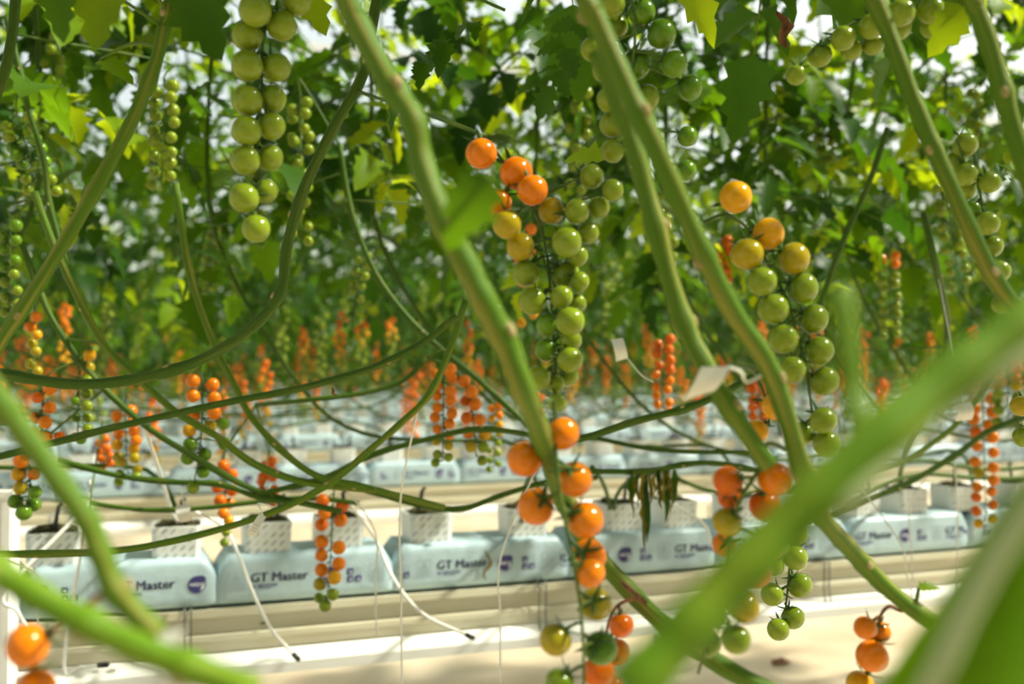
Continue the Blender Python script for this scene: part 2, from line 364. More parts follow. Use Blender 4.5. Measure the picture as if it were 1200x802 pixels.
def cube_wrap():
    m = MB(); w = CW / 2; i = w - 0.003; t = 0.012
    # thin wrapper walls with slightly rounded upright corners, and a little flare at the rim
    def ring(h, z): c = h - t; return [(-c,-h,z),(c,-h,z),(h,-c,z),(h,c,z),(c,h,z),(-c,h,z),(-h,c,z),(-h,-c,z)]
    rr = [ring(w * 0.97, 0), ring(w, CH * 0.5), ring(w * 1.02, CH), ring(i, CH + 0.001), ring(i, 0.01)]
    V = [q for r in rr for q in r]; F = [(j*8+q, j*8+(q+1) % 8, (j+1)*8+(q+1) % 8, (j+1)*8+q) for j in range(4) for q in range(8)]
    m.add(V, F); return m.mesh('wrapper', M_CUBE, smooth=False)
def cube_soil(seed):
    rnd = random.Random(seed); m = MB(); N = 7; w = CW / 2 - 0.004; V = []
    for j in range(N):
        for i in range(N):
            e = i in (0, N-1) or j in (0, N-1)
            V.append((-w + 2*w*i/(N-1), -w + 2*w*j/(N-1), CH - 0.003 + (0 if e else rnd.uniform(0.0, 0.017))))
    m.add(V, [(j*N+i, j*N+i+1, (j+1)*N+i+1, (j+1)*N+i) for j in range(N-1) for i in range(N-1)])
    return m.mesh('substrate', M_SOIL)
def cube_stake(seed):
    rnd = random.Random(seed); m = MB(); a = rnd.uniform(-0.02, 0.02)
    m.tube(spline([Vector((0, 0, 0.03)), Vector((a*0.4, 0, 0.09)), Vector((a, 0.004, 0.135)), Vector((a + 0.01, 0.004, 0.142))], 3), [0.006]*3 + [0.0055]*4 + [0.004]*3, 6)
    return m.mesh('drip_stake', M_STAKE)
CWRAP = cube_wrap(); CSOIL = [cube_soil(i) for i in range(4)]; CST = [cube_stake(i) for i in range(4)]
def put_cube(x, y, k, rz, i, stake=True, lab=None):
    o = mesh_obj('propagation_cube', CWRAP, None, (x, y, ZB + SH * 0.985)); o.rotation_euler.z = rz
    s = mesh_obj('substrate', CSOIL[i % 4], o)
    if stake: st = mesh_obj('drip_stake', CST[i % 4], o, (rs.uniform(-0.03, 0.03), rs.uniform(-0.02, 0.03), 0))
    tag(o, lab or 'film-wrapped propagation cube with dark mossy top on the %s line of bags' % ORD[k], 'plant cube', 'propagation cubes on the %s gutter' % ORD[k])
for i, (px, lab) in enumerate(((66, 'fed by the slanting white tubes by the post'), (210, 'with tall stake beside the cream card'), (313, 'behind the small printed tag'), (397, 'behind the sharp hanging orange truss'),
    (500, 'between the plumb white twine and curving drip tube'), (612, 'behind the orange fruit of the thick vine'), (722, 'from which a vine loops by the withered strands'), (786, 'directly behind the withered leaf strands'),
    (862, 'behind the half hidden orange to green truss'), (928, 'behind the crossing of twin vine and broad stem'), (1000, 'under the level vine by the long peeling vine'), (1056, 'behind the white twine of the folded-end bag'), (1116, 'beside the red-orange cherry column'), (1186, 'beyond the red-orange cherry column'))):
    put_cube(WX(px, ROW0 + 0.085), ROW0 + 0.085, 0, rs.uniform(-0.06, 0.06), i, True, 'film-wrapped plant cube ' + lab)
for k in range(1, 5):
    x0, x1 = rowx(k); x = x0 + 0.3; i = 0
    while x < x1 - 0.3:
        for d in (-0.13, 0.12):
            put_cube(x + d + rs.uniform(-.015, .015), rowp(k) + 0.09, k, rs.uniform(-0.08, 0.08), rs.randrange(4), k < 3); i += 1
        x += 0.482
#PART2
# ------------------------------------------------------------------ leaves
def leaflet(m, mtx, L, W, rnd, simple=False):
    """toothed tomato leaflet, midrib along +Y, folded along it and drooping at the tip"""
    fold = rnd.uniform(0.15, 0.5); droop = rnd.uniform(0.1, 0.45); tw = rnd.uniform(-0.3, 0.3)
    def pt(u, t):
        z = abs(u) * W * fold - droop * L * t * t + tw * u * W * t
        return mtx @ Vector((u * W, t * L, z))
    if simple:
        out = [(0.42, 0.22), (0.30, 0.42), (0.44, 0.55), (0.20, 0.80)]
        mid = [0.0, 0.5, 1.0]
        V = [pt(0, t) for t in mid] + [pt(-u, t) for u, t in out] + [pt(u, t) for u, t in out]
        F = [(0, 1, 3), (3, 1, 4), (4, 1, 5), (5, 1, 6), (6, 1, 2), (0, 7, 1), (7, 8, 1), (8, 9, 1), (9, 10, 1), (10, 2, 1)]
    else:
        out = [(0.16, 0.06), (0.46, 0.17), (0.31, 0.30), (0.50, 0.43), (0.30, 0.52), (0.37, 0.66), (0.20, 0.72), (0.20, 0.85)]
        out = [(u * rnd.uniform(0.85, 1.15), t) for u, t in out]
        mid = [0.0, 0.25, 0.5, 0.75, 1.0]
        V = [pt(0, t) for t in mid] + [pt(-u, t) for u, t in out] + [pt(u, t) for u, t in out]
        near = [0, 1, 1, 2, 2, 3, 3, 3]
        F = []
        for s, o0 in ((0, 5), (1, 13)):
            def tri(a, b, c): F.append((a, b, c) if s == 0 else (a, c, b))
            tri(0, 1, o0)
            for i in range(7):
                a, b = near[i], near[i + 1]
                if a != b: 
                    tri(a, b, o0 + i) if i else None
                tri(o0 + i, b, o0 + i + 1)
            tri(o0 + 7, 3, 4)
    m.add(V, F)
def compound_leaf(m, mtx, L, rnd, simple=False, stalk=True):
    """pinnate leaf, stalk along +Y, 7 leaflets and two small ones between"""
    dr = rnd.uniform(0.25, 0.6); side = rnd.uniform(-0.2, 0.2)
    def axis(t): return Vector((side * L * t * t, L * t * (1 - 0.12 * dr * t), -dr * L * t * t * 0.8))
    if stalk:
        pts = [mtx @ axis(i / 4) for i in range(5)]
        m.slot = 1; m.tube(pts, [0.0032 * L / 0.3, 0.0028, 0.0024, 0.002, 0.0012], 3 if simple else 4, caps=False); m.slot = 0
    for t, s, sz in ((0.30, 1, .30), (0.32, -1, .30), (0.58, 1, .36), (0.60, -1, .34), (0.82, 1, .32), (0.83, -1, .30), (1.0, 0, .42)):
        sz *= rnd.uniform(0.8, 1.15) * L
        a = axis(t); pitch = -math.atan2(1.6 * dr * t, 1.0)
        rot = Matrix.Rotation(-s * rnd.uniform(0.9, 1.25) + rnd.uniform(-.15, .15), 4, 'Z') @ Matrix.Rotation(pitch * (0.8 if s else 1) + rnd.uniform(-.3, .2), 4, 'X') @ Matrix.Rotation(rnd.uniform(-.5, .5), 4, 'Y')
        leaflet(m, mtx @ Matrix.Translation(a) @ rot, sz, sz * rnd.uniform(0.62, 0.8), rnd, simple)
def compound_mesh(seed, L, mtl, simple=False):
    m = MB(); compound_leaf(m, Matrix.Identity(4), L, random.Random(seed), simple); return m.mesh('leaf', [mtl, M_STEM])
LEAVES = [compound_mesh(i, 0.32, M_LEAF if i % 3 else M_LEAFD) for i in range(7)] + [compound_mesh(20, 0.30, M_LEAFB), compound_mesh(21, 0.28, M_LEAFB)]  # the bright pair paints sunlit chips into the canopy
def single_leaflet_mesh(seed, mtl):
    m = MB(); leaflet(m, Matrix.Identity(4), 1.0, 0.75, random.Random(seed)); return m.mesh('leaf', [mtl, M_STEM])

# ------------------------------------------------------------------ rows of leafy plants
rp = random.Random(11)
def plant_stem_pts(rnd, y=0.0):
    d = rnd.choice((-1, 1)); x = -d * rnd.uniform(0.7, 1.3); pts = [Vector((x, y + 0.08, ZB + SH + 0.03))]
    z = rnd.uniform(0.80, 0.92); pts.append(Vector((x + d * 0.1, y + 0.05, z)))
    for t in (0.35, 0.6): pts.append(Vector((x * (1 - t), rnd.uniform(-.06, .06), z + rnd.uniform(-.03, .08) + 0.05 * t)))
    pts.append(Vector((x * 0.22, rnd.uniform(-.05, .05), z + 0.22 + rnd.uniform(-.05, .1))))
    pts.append(Vector((0.0, rnd.uniform(-.04, .04), 1.5)))
    for zz in (1.9, 2.4, 2.9, 3.35): pts.append(Vector((rnd.uniform(-.05, .05), rnd.uniform(-.04, .04), zz)))
    return pts
def leaf_sites(rnd, n, z0, z1, reach):
    out = []
    for i in range(n):
        t = (i + rnd.random()) / n; z = z0 + (z1 - z0) * t ** 0.95
        az = i * 2.4 + rnd.uniform(-.4, .4); s = rnd.uniform(0.85, 1.25) * reach * (0.85 if t < 0.12 else 1)
        mt = Matrix.Translation((0, 0, z)) @ Matrix.Rotation(az, 4, 'Z') @ Matrix.Rotation(rnd.uniform(-0.5, 0.35), 4, 'X') @ Matrix.Rotation(rnd.uniform(-.5, .5), 4, 'Y')
        out.append((mt @ Matrix.Scale(s, 4), i))
    return out
STEMV = []
for i in range(5):
    m = MB(); rnd = random.Random(100 + i); pts = spline(plant_stem_pts(rnd), 4); m.tube(pts, 0.0062, 6, caps=False); STEMV.append(m.mesh('stem', M_STEMD))
FOLV = []
for i in range(5):                                              # far plants: the whole crown as one mesh
    m = MB(); rnd = random.Random(200 + i)
    for mt, j in leaf_sites(rnd, 40, 1.20, 3.5, 1.15): compound_leaf(m, mt, 0.33, rnd, True, j % 2 == 0)
    FOLV.append(m.mesh('foliage', [M_LEAF if i % 2 else M_LEAFD, M_STEM]))
PLANTLAB = ['tall leafy tomato plant climbing from the %s gutter' % o for o in ORD]
for k in range(0, 7):
    p = rowp(k) + 0.1; x0, x1 = rowx(k); step = (0.42, 0.46, 0.5, 0.62, 0.75, 0.9, 1.05)[k]; x = x0 + 0.1
    while x < x1:
        o = empty('tomato_plant', (x, p + rp.uniform(-.12, .12), ZB + SH))
        tag(o, PLANTLAB[k], 'tomato plant', 'leafy plants of the %s row' % ORD[k])
        base = -(ZB + SH)
        mesh_obj('stem', rp.choice(STEMV), o, (0, 0, base))
        if k < 3:
            n = (31, 33, 34)[k]; z0 = (1.50, 1.40, 1.28)[k]; z1 = (2.75, 3.3, 3.5)[k]
            for mt, j in leaf_sites(rp, n, z0, z1, 1.0):
                lf = mesh_obj('leaf', rp.choice(LEAVES), o)
                lf.matrix_basis = Matrix.Translation((0, 0, base)) @ mt
        else:
            f = mesh_obj('foliage', rp.choice(FOLV), o, (0, 0, base)); f.rotation_euler.z = rp.uniform(0, 6.3); f['kind'] = 'stuff'
        x += step * rp.uniform(0.85, 1.15)
for k, (yy, xa, xb, st) in enumerate(((1.12, -2.4, 4.2, 0.42), (-1.7, -3.0, 4.5, 0.5), (-4.0, -4.0, 6.0, 0.7))):
    x = xa
    while x < xb:                                                # the camera's own row overhead and unseen rows at its back, added for shade
        o = empty('tomato_plant', (x, yy + rp.uniform(-.1, .2), 1.75 if k == 0 else ZB + SH))
        if k == 0:
            tag(o, 'leafy plant top added overhead to shade the near vines', 'tomato plant', 'leafy tops overhead')
            m = MB(); m.tube([Vector((0, 0, .1)), Vector((.03, 0, .6)), Vector((0, 0, 1.7))], .006, 6); m.build('stem', M_STEMD, o)
            for mt, j in leaf_sites(rp, 40, 0.2, 1.6, 1.25):
                lf = mesh_obj('leaf', rp.choice(LEAVES), o); lf.matrix_basis = mt
        else:
            tag(o, 'tall leafy plant added for shade in an unseen row behind the viewer', 'tomato plant', 'leafy plants behind the viewer')
            mesh_obj('stem', rp.choice(STEMV), o, (0, 0, -ZB - SH)); f = mesh_obj('foliage', rp.choice(FOLV), o, (0, 0, -ZB - SH)); f['kind'] = 'stuff'
        x += st
m = MB(); rnd = random.Random(7)
for k in range(7, NROWS):                                        # the rows no one can tell apart any more
    x0, x1 = rowx(k); x = x0
    while x < x1:
        for mt, j in leaf_sites(rnd, 18, 1.05, 3.5, 2.4): compound_leaf(m, Matrix.Translation((x, rowp(k), 0)) @ mt, 0.3, rnd, True, False)
        x += 1.1
tag(m.build('distant_foliage', [M_LEAFD, M_STEM]), 'dense far green foliage behind all the plant rows', 'foliage', kind='stuff')

# ------------------------------------------------------------------ tomatoes
def tomato_mesh(name, mtl, nu, nv):
    m = MB(); V = [(0, 0, 0.86)]
    for j in range(1, nv):
        a = math.pi * j / nv; r = math.sin(a); z = math.cos(a)
        if z > 0: z = z * 0.97 - 0.13 * max(0, 1 - r * 2.2)
        for i in range(nu):
            t = 2 * math.pi * i / nu; rr = r * (1 + 0.012 * math.cos(5 * t)); V.append((rr * math.cos(t), rr * math.sin(t), z))
    V.append((0, 0, -1.0)); F = []
    for i in range(nu): F.append((0, 1 + i, 1 + (i + 1) % nu))
    for j in range(nv - 2):
        for i in range(nu): F.append((1 + j*nu + i, 1 + (j+1)*nu + i, 1 + (j+1)*nu + (i+1) % nu, 1 + j*nu + (i+1) % nu))
    e = 1 + (nv - 1) * nu
    for i in range(nu): F.append((e, e - nu + (i + 1) % nu, e - nu + i))
    m.add(V, F); return m.mesh(name, mtl)
TOM = {k: [tomato_mesh('tomato', v, 22, 14), tomato_mesh('tomato', v, 12, 8)] for k, v in TM.items()}
def calyx_mesh(seed):
    rnd = random.Random(seed); m = MB()
    for i in range(5):
        a = 2 * math.pi * i / 5 + rnd.uniform(-.25, .25); L = rnd.uniform(0.85, 1.25); up = rnd.uniform(0.05, 0.6)
        c, s = math.cos(a), math.sin(a); V = []
        for t, w in ((0, .10), (0.35, .14), (0.7, .10), (1.0, 0.015)):
            r = 0.06 + L * t; z = 0.90 + 0.10 * t + up * t * t
            V += [(c*r - s*w, s*r + c*w, z), (c*r + s*w, s*r - c*w, z), (c*r, s*r, z + 0.07 * (1 - t))]
        F = []
        for j in range(3):
            b_ = j * 3
            F += [(b_, b_+2, b_+5, b_+3), (b_+2, b_+1, b_+4, b_+5), (b_+1, b_, b_+3, b_+4)]
        m.add(V, F)
    m.tube([Vector((0, 0, 0.84)), Vector((0, 0, 0.98)), Vector((0.02, 0, 1.1))], [0.13, 0.15, 0.1], 6)
    return m.mesh('calyx', M_CALYX)
CALYX = [calyx_mesh(i) for i in range(4)]
rt = random.Random(21)
def truss(label, toms, rach, z, group=None, near=True, seed=0, brown=False, calyx=True):
    """toms: (px, py, diameter px, colour[, dz]); rach: pixel polyline of the stalk (px, py[, dz])"""
    rnd = random.Random(seed)
    rp_ = [P(q[0], q[1], z + (q[2] if len(q) > 2 else 0)) for q in rach]
    T = []
    for i, q in enumerate(toms):
        r = q[2] * z / FPX / 2; dz = q[4] if len(q) > 4 else (0.010 if i % 2 else -0.010) + rnd.uniform(-.006, .006)
        T.append([q[0], q[1], r, z + dz, q[3]])
    for it in range(40):                                         # neighbours touch, they do not merge
        for i in range(len(T)):
            for j in range(i):
                a, b_ = T[i], T[j]; pa, pb = P(a[0], a[1], a[3]), P(b_[0], b_[1], b_[3]); d = (pa - pb).length; mn = (a[2] + b_[2]) * 0.97
                if d < mn:
                    s = 0.004 if a[3] >= b_[3] else -0.004; a[3] += s; b_[3] -= s
    a0 = attach(rp_[0])
    if a0 and (a0 - rp_[0]).length > 0.004: rp_ = [a0] + rp_
    root = empty('tomato_truss', rp_[0]); tag(root, label, 'tomato truss', group)
    m = MB(); pts = spline(rp_, 5); o0 = rp_[0]; th = 0.0019 if near else 0.0021
    m.tube([q - o0 for q in pts], [th * (1.25 - 0.6 * i / len(pts)) for i in range(len(pts))], 6 if near else 5)
    for i, (px, py, r, zz, c) in enumerate(T):
        ctr = P(px, py, zz)
        # where on the stalk its pedicel leaves: nearest point, a little above
        q = min(pts, key=lambda s: (s - (ctr + Vector((0, 0, r * 0.9)))).length)
        up = (q - ctr); up = up.normalized() if up.length > 1e-4 else Vector((0, 0, 1))
        up = (up + Vector((0, 0, 0.25)) + Vector((rnd.uniform(-.2, .2), rnd.uniform(-.2, .2), rnd.uniform(-.2, .2)))).normalized()
        t = mesh_obj('tomato', TOM[c][0 if near else 1], root, ctr - o0)
        t.rotation_mode = 'QUATERNION'; t.rotation_quaternion = up.to_track_quat('Z', 'Y'); t.scale = (r, r, r * rnd.uniform(0.95, 1.0))
        if calyx: mesh_obj('calyx', rnd.choice(CALYX), t)
        a = ctr + up * r * 1.0; mid = (a + q) / 2 + up * r * 0.25
        m.tube([a - o0, mid - o0, q - o0], [th * 0.7, th * 0.95, th * 0.7], 5, caps=False)
    m.build('stalk', M_BROWN if brown else M_RACH, root)
    return root

ALLSP = []
def vine(label, pts, width, z=None, mtl=None, scars=0, seed=0, sides=12, n=7, cat='vine', group=None, top=None, leaves=0):
    """pts: (px, py, z) along the stem; width: diameter in metres"""
    rnd = random.Random(seed); W = [P(q[0], q[1], q[2] if len(q) > 2 else z) for q in pts]
    if top:                                                      # goes on up to its support wire
        d_ = (W[0] - W[1]).normalized(); W = [W[0] + d_ * h + Vector((0, 0, 1)) * h * h * 0.35 for h in (1.25, 0.75, 0.3)] + W
    sp = spline(W, n); o0 = W[0]; ALLSP.append(sp)
    total = len(sp); rad = []; nodes_i = [int((i + 0.5 + rnd.uniform(-.2, .2)) * total / scars) for i in range(scars)] if scars else []
    for i in range(total):
        r = width / 2 * (1 + 0.05 * math.sin(i * 0.9 + seed))
        for j in nodes_i: r *= 1 + 0.22 * math.exp(-((i - j) / 1.2) ** 2)
        rad.append(r)
    root = empty('tomato_vine', o0); tag(root, label, cat, group)
    m = MB(); m.tube([q - o0 for q in sp], rad, sides); m.build('stem', mtl or M_STEM, root)
    for i in range(leaves):
        q = sp[int(n * 2.4 * rnd.random())]
        if q.z < 1.95: q = sp[int(n * 1.2 * rnd.random())]
        lf = mesh_obj('leaf', rnd.choice(LEAVES), root)
        lf.matrix_basis = Matrix.Translation(q - o0) @ Matrix.Rotation(rnd.uniform(0, 6.3), 4, 'Z') @ Matrix.Rotation(rnd.uniform(-.4, .35), 4, 'X') @ Matrix.Rotation(rnd.uniform(-.5, .5), 4, 'Y')
    for j in nodes_i:                                            # oval scar where a leaf was cut off
        if 1 <= j < total - 1:
            t = (sp[j + 1] - sp[j - 1]).normalized(); a = rnd.uniform(0, 6.28)
            nn = t.orthogonal().normalized(); nn.rotate(Quaternion(t, a)); 
            if nn.dot(C_F) > 0.3: nn = -nn
            s = MB(); r = width * 0.22; sd = t.cross(nn); Vs = []
            for rr, hh in ((1.0, 0.86), (0.8, 1.10), (0.35, 1.16)):
                for q in range(10):
                    a = q * math.pi / 5; u_ = math.cos(a) * r * 1.7 * rr; w_ = math.sin(a) * r * rr
                    Vs.append(sp[j] - o0 + t * u_ + sd * w_ + nn * rad[j] * (hh - 0.25 * (w_ / rad[j]) ** 2 - 0.05 * abs(u_) / r))
            s.add(Vs, [(a*10+q, a*10+(q+1) % 10, (a+1)*10+(q+1) % 10, (a+1)*10+q) for a in (0, 1) for q in range(10)] + [tuple(range(20, 30))])
            s.build('leaf_scar', M_SCAR, root)
    return root, sp

# ------------------------------------------------------------------ the vines close by
V = {}
def nv(key, *a, **k): V[key] = vine(*a, **k)
def attach(p, reach=0.6):
    """nearest point of a vine (points above are preferred), or None"""
    best = min((q for sp in ALLSP for q in sp), key=lambda q: (q - p).length + (0.15 if q.z < p.z - 0.01 else 0))
    return best if (best - p).length < reach else None
nv('main', 'thick green tomato vine slanting down behind the hanging orange and green trusses',
   [(392,-40,0.766),(420,30,0.766),(458,100,0.754),(484,140,0.742),(494,190,0.742),(516,250,0.731),(546,310,0.731),(566,350,0.731),(594,405,0.742),(612,455,0.754),(630,500,.84),(655,570,.98),(685,632,1.04),(735,690,1.04),(785,738,1.0),(845,780,.98),(905,812,.98)], 0.0190, scars=6, top=1, leaves=10, seed=1)
nv('twinA', 'darker green vine carrying the long paper tag, beside its twin stem',
   [(700,60,.86),(728,130,.86),(748,190,.86),(772,280,.86),(798,370,.86),(828,432,.85),(860,486,.85),(900,545,.86)], 0.0170, scars=4, seed=2, mtl=M_STEM)
nv('twinB', 'long green vine with tan peeling edges running down to the bare floor',
   [(668,-40,.78),(700,25,.78),(735,105,.78),(768,172,.78),(796,236,.79),(826,302,.80),(858,364,.82),(898,425,.84),(922,490,.86),(940,552,.88),(960,602,.92),(1000,648,.98),(1040,690,1.0),(1090,728,1.0),(1150,768,1.0),(1215,798,1.0)], 0.0172, scars=8, seed=3, top=1, leaves=10)
nv('right', 'slim green vine with a row of green tomatoes hanging along it',
   [(1010,-40,.95),(1042,40,.95),(1064,100,.95),(1090,165,.95),(1118,228,.95),(1150,298,.95),(1178,345,.95),(1225,395,.95)], 0.0158, scars=4, seed=4, top=1, leaves=10)
nv('corner', 'straight green vine with a tan streak, beyond the green tomato cluster',
   [(1126,-40,.9),(1146,15,.9),(1166,75,.9),(1184,140,.9),(1215,240,.9)], 0.0170, scars=2, seed=5, top=1, leaves=10)
nv('leftdiag', 'olive green vine crossing the leaves from the white truss towards the orange fruit',
   [(206,-30,1.12),(194,25,1.12),(182,75,1.12),(160,130,1.12),(128,192,1.12),(92,256,1.12),(52,322,1.12),(0,402,1.12),(-30,450,1.12)], 0.0152, scars=5, seed=6, top=1, leaves=10)
nv('curl', 'dark green vine that bends round and lies level above the orange trusses',
   [(436,30,1.3),(424,90,1.3),(392,148,1.3),(356,222,1.3),(336,290,1.3),(330,338,1.3),(308,372,1.3),(268,404,1.3),(215,430,1.3),(150,446,1.3),(80,450,1.3),(0,438,1.3),(-40,434,1.3)], 0.0142, scars=6, seed=7, top=1, leaves=10, mtl=M_STEMD)
nv('fgl', 'thick blurred green vine leaning in front of the lettered bag',
   [(-30,425,.52),(0,470,.52),(34,516,.52),(70,566,.52),(102,610,.52),(118,650,.52),(138,694,.52),(185,746,.52)], 0.0130, scars=2, seed=8, mtl=M_STEM)
nv('fgl2', 'bright yellow-green vine with pale cut ring low above the gutter',
   [(-40,648,.46),(0,672,.46),(50,702,.46),(112,736,.46),(172,764,.46),(236,788,.46),(300,812,.46)], 0.0135, scars=3, seed=9, mtl=M_STEMB)
nv('fgr', 'broad blurred green stem crossing over the orange tomatoes and green tomatoes',
   [(1240,352,.36),(1170,404,.355),(1095,458,.35),(1010,532,.34),(925,612,.335),(850,690,.33),(790,755,.325),(735,815,.32)], 0.0175, scars=0, seed=10, mtl=M_STEMB, sides=16)
M_PALE = mat('pale_streak', (0.36, 0.42, 0.20), 0.5, 0.2)
m = MB(); r0, sp0 = V['fgr']; m.tube([q - r0.location + C_R * .0042 - C_U * .0042 - C_F * .0045 for q in sp0[:26]], [.0032 + .0012 * math.sin(i * .3) for i in range(26)], 8); m.build('pale_streak', M_PALE, r0)  # whitish highlight along the stem, built as a pale tube
nv('fgr2', 'thin yellow-green side shoot rising from the broad blurred stem',
   [(984,340,.37),(992,400,.365),(1000,460,.36),(1012,535,.345)], 0.0085, seed=11, mtl=M_STEMB)
# layered vines lying along the front row
LV = [
 ('thin vine sloping from the leaves to the lettered bags, past the yellowing truss', [(40,225,1.8),(62,285,1.8),(92,350,1.8),(122,404,1.8),(158,440,1.8),(205,482,1.8),(255,512,1.8),(300,545,1.85),(360,566,1.9),(440,575,1.9)], .0132),
 ('dark thin vine sloping behind the green truss at the white post', [(18,265,2.0),(45,338,2.0),(68,386,2.0),(112,445,2.0),(168,497,2.0),(215,528,2.0),(300,575,2.1),(400,600,2.1)], .0125),
 ('thin vine dropping through the orange trusses to the crossing of vines', [(206,215,1.9),(222,318,1.9),(250,402,1.9),(272,446,1.9),(294,488,1.9),(330,528,1.9),(372,558,1.9),(430,572,1.9),(520,595,2.0)], .0128),
 ('level vine rising to meet the bent stem above the orange truss', [(-20,540,1.7),(60,520,1.7),(130,502,1.7),(205,485,1.7),(275,470,1.7),(340,458,1.7),(395,444,1.7),(445,428,1.7),(495,402,1.7),(535,370,1.7)], .0122),
 ('pale green vine holding the small printed tag above the bags', [(546,352,1.75),(524,418,1.75),(502,464,1.75),(470,496,1.75),(440,522,1.75),(408,550,1.75),(384,568,1.75),(340,592,1.75),(280,614,1.75),(200,635,1.75),(120,647,1.75),(0,650,1.75),(-30,651,1.75)], .0128),
 ('low thin vine hung with a green truss over the second gutter', [(68,540,2.1),(140,558,2.1),(200,565,2.1),(258,568,2.1),(300,582,2.1),(345,590,2.1)], .0120),
 ('thin dark vine resting just above the second white rail', [(105,590,2.3),(170,598,2.3),(235,596,2.3),(290,590,2.3),(360,584,2.3),(420,590,2.3)], .0115),
 ('thin vine sagging behind the white twine over the mossy cubes', [(390,562,2.2),(440,578,2.2),(490,592,2.2),(540,597,2.2),(590,580,2.2),(640,566,2.2),(700,560,2.2)], .0120),
 ('straight thin vine passing above the second row of lettering', [(300,580,2.1),(375,562,2.1),(435,534,2.1),(505,514,2.1),(565,503,2.1),(640,512,2.1),(700,514,2.1)], .0118),
 ('upper level vine reaching the paper tag on the twin stem', [(612,612,2.80),(616,575,2.5),(630,540,2.1),(660,518,1.85),(690,512,1.8),(745,494,1.8),(800,480,1.8),(845,462,1.8),(900,432,1.8)], .0135),
 ('faint level vine over the pale second bags', [(700,514,2.3),(760,526,2.3),(820,530,2.3),(890,530,2.3)], .0105),
 ('level vine carrying the withered leaf strands', [(655,552,2.2),(720,553,2.2),(762,552,2.2),(800,545,2.2),(835,543,2.2),(890,552,2.2)], .0125),
 ('short vine forking down to the cube by the withered leaves', [(694,548,2.3),(706,565,2.55),(714,590,2.85),(716,618,2.95)], .0110),
 ('vine looping out of the mossy cube beside the withered strands', [(724,620,2.97),(720,590,2.85),(734,566,2.55),(765,553,2.25)], .0110),
 ('level vine above the right-hand cubes under the orange cluster', [(955,612,2.2),(1000,592,2.2),(1052,572,2.2),(1090,552,2.2),(1125,530,2.2),(1160,505,2.2),(1215,485,2.2)], .0140),
 ('vine sweeping up past the square white tag', [(960,580,2.1),(1010,556,2.1),(1060,540,2.1),(1095,518,2.1),(1120,498,2.1),(1150,460,2.1),(1185,400,2.1)], .0125),
 ('thin arched vine between the two rows of cubes', [(990,590,2.5),(1040,566,2.5),(1085,556,2.5),(1140,560,2.5),(1215,562,2.5)], .0120),
 ('thin vine running low behind the orange cherry column', [(985,548,2.6),(1030,545,2.6),(1085,540,2.6),(1150,550,2.6),(1215,548,2.6)], .0115),
 ('thin vine lying across the second gutter near the paper tag', [(790,560,2.6),(830,575,2.6),(870,578,2.6),(950,570,2.6)], .0110),
 ('dark sloping vine among the hanging trusses under the canopy', [(398,170,2.4),(412,250,2.4),(440,320,2.4),(478,372,2.4),(520,412,2.4),(560,445,2.4),(620,500,2.4)], .0140),
 ('dark vine rising behind the thick stem to the crossing', [(500,420,2.2),(470,448,2.2),(420,462,2.2),(350,470,2.2),(300,475,2.3)], .0110),
 ('dim vine descending among leaves behind the green column', [(1082,250,2.2),(1096,310,2.2),(1110,380,2.4),(1100,450,2.6),(1060,530,3.0),(1052,592,3.36)], .0150),
 ('dim vine standing among leaves beside the square tag', [(1040,150,2.3),(1020,210,2.3),(985,290,2.3),(960,360,2.3),(930,420,2.3)], .0140),
 ('thin vine at the frame edge among the left green trusses', [(20,-20,1.4),(14,40,1.4),(4,90,1.4),(-20,150,1.4)], .0140),
 ('short thin vine beneath the leaves above the left green trusses', [(8,20,2.0),(20,70,2.0),(34,130,2.0),(52,190,2.0),(58,240,2.0),(78,310,2.0)], .0115),
]
for i, (lab, pts, w) in enumerate(LV):
    if 14 <= i <= 18: pts = [(a, b_, c * (1 + 0.22 * (a - 600) / 600)) for a, b_, c in pts]; w *= 1.15
    nv('L%d' % i, lab, pts, w, scars=(2 + i % 3) if len(pts) > 5 else 0, seed=40 + i, mtl=(M_STEMD, M_STEM)[lab.startswith('pale') or i in (0, 2, 15)], sides=8, n=5)

# ------------------------------------------------------------------ trusses, close ones
truss('long truss of pale green tomatoes in pairs beside the bent dark vine',
 [(299,12,38,'g'),(347,0,38,'g'),(290,42,37,'g'),(330,30,37,'g'),(290,77,37,'g'),(324,79,35,'g'),(290,118,36,'g'),(319,116,34,'g'),(289,153,35,'g'),(318,148,33,'g'),(287,188,35,'g'),(316,185,33,'g'),(286,232,35,'g'),(311,224,30,'g'),(300,268,33,'g')],
 [(330,-60,.01),(318,-20,.012),(309,40,.014),(306,100,.014),(303,160,.014),(300,215,.012),(299,250,.006)], 1.05, seed=1)
truss('big mixed truss, orange at the top turning to green, behind the thick vine',
 [(564,180,37,'o'),(605,203,40,'o'),(624,223,36,'o'),(583,238,35,'o'),(594,263,34,'k'),(646,247,32,'k'),(676,248,30,'g'),(693,207,30,'g'),(718,223,26,'g'),(702,243,26,'g'),(610,289,34,'k'),(616,320,33,'g'),(664,284,35,'g'),(689,273,27,'g'),(677,300,26,'g'),(663,322,35,'g'),(624,353,33,'g'),(679,330,24,'g'),(658,348,27,'g'),(676,356,24,'g'),(668,377,34,'g'),(642,380,28,'d'),(669,399,27,'g'),(640,410,28,'d'),(668,422,30,'g'),(666,440,25,'g'),(631,443,30,'g'),(651,450,22,'g'),(653,472,23,'g')],
 [(545,150,.02),(575,170,.025),(605,215,.03),(630,255,.03),(641,300,.022),(646,350,.02),(650,400,.018),(651,440,.014),(652,465,.008)], 1.08, seed=2)
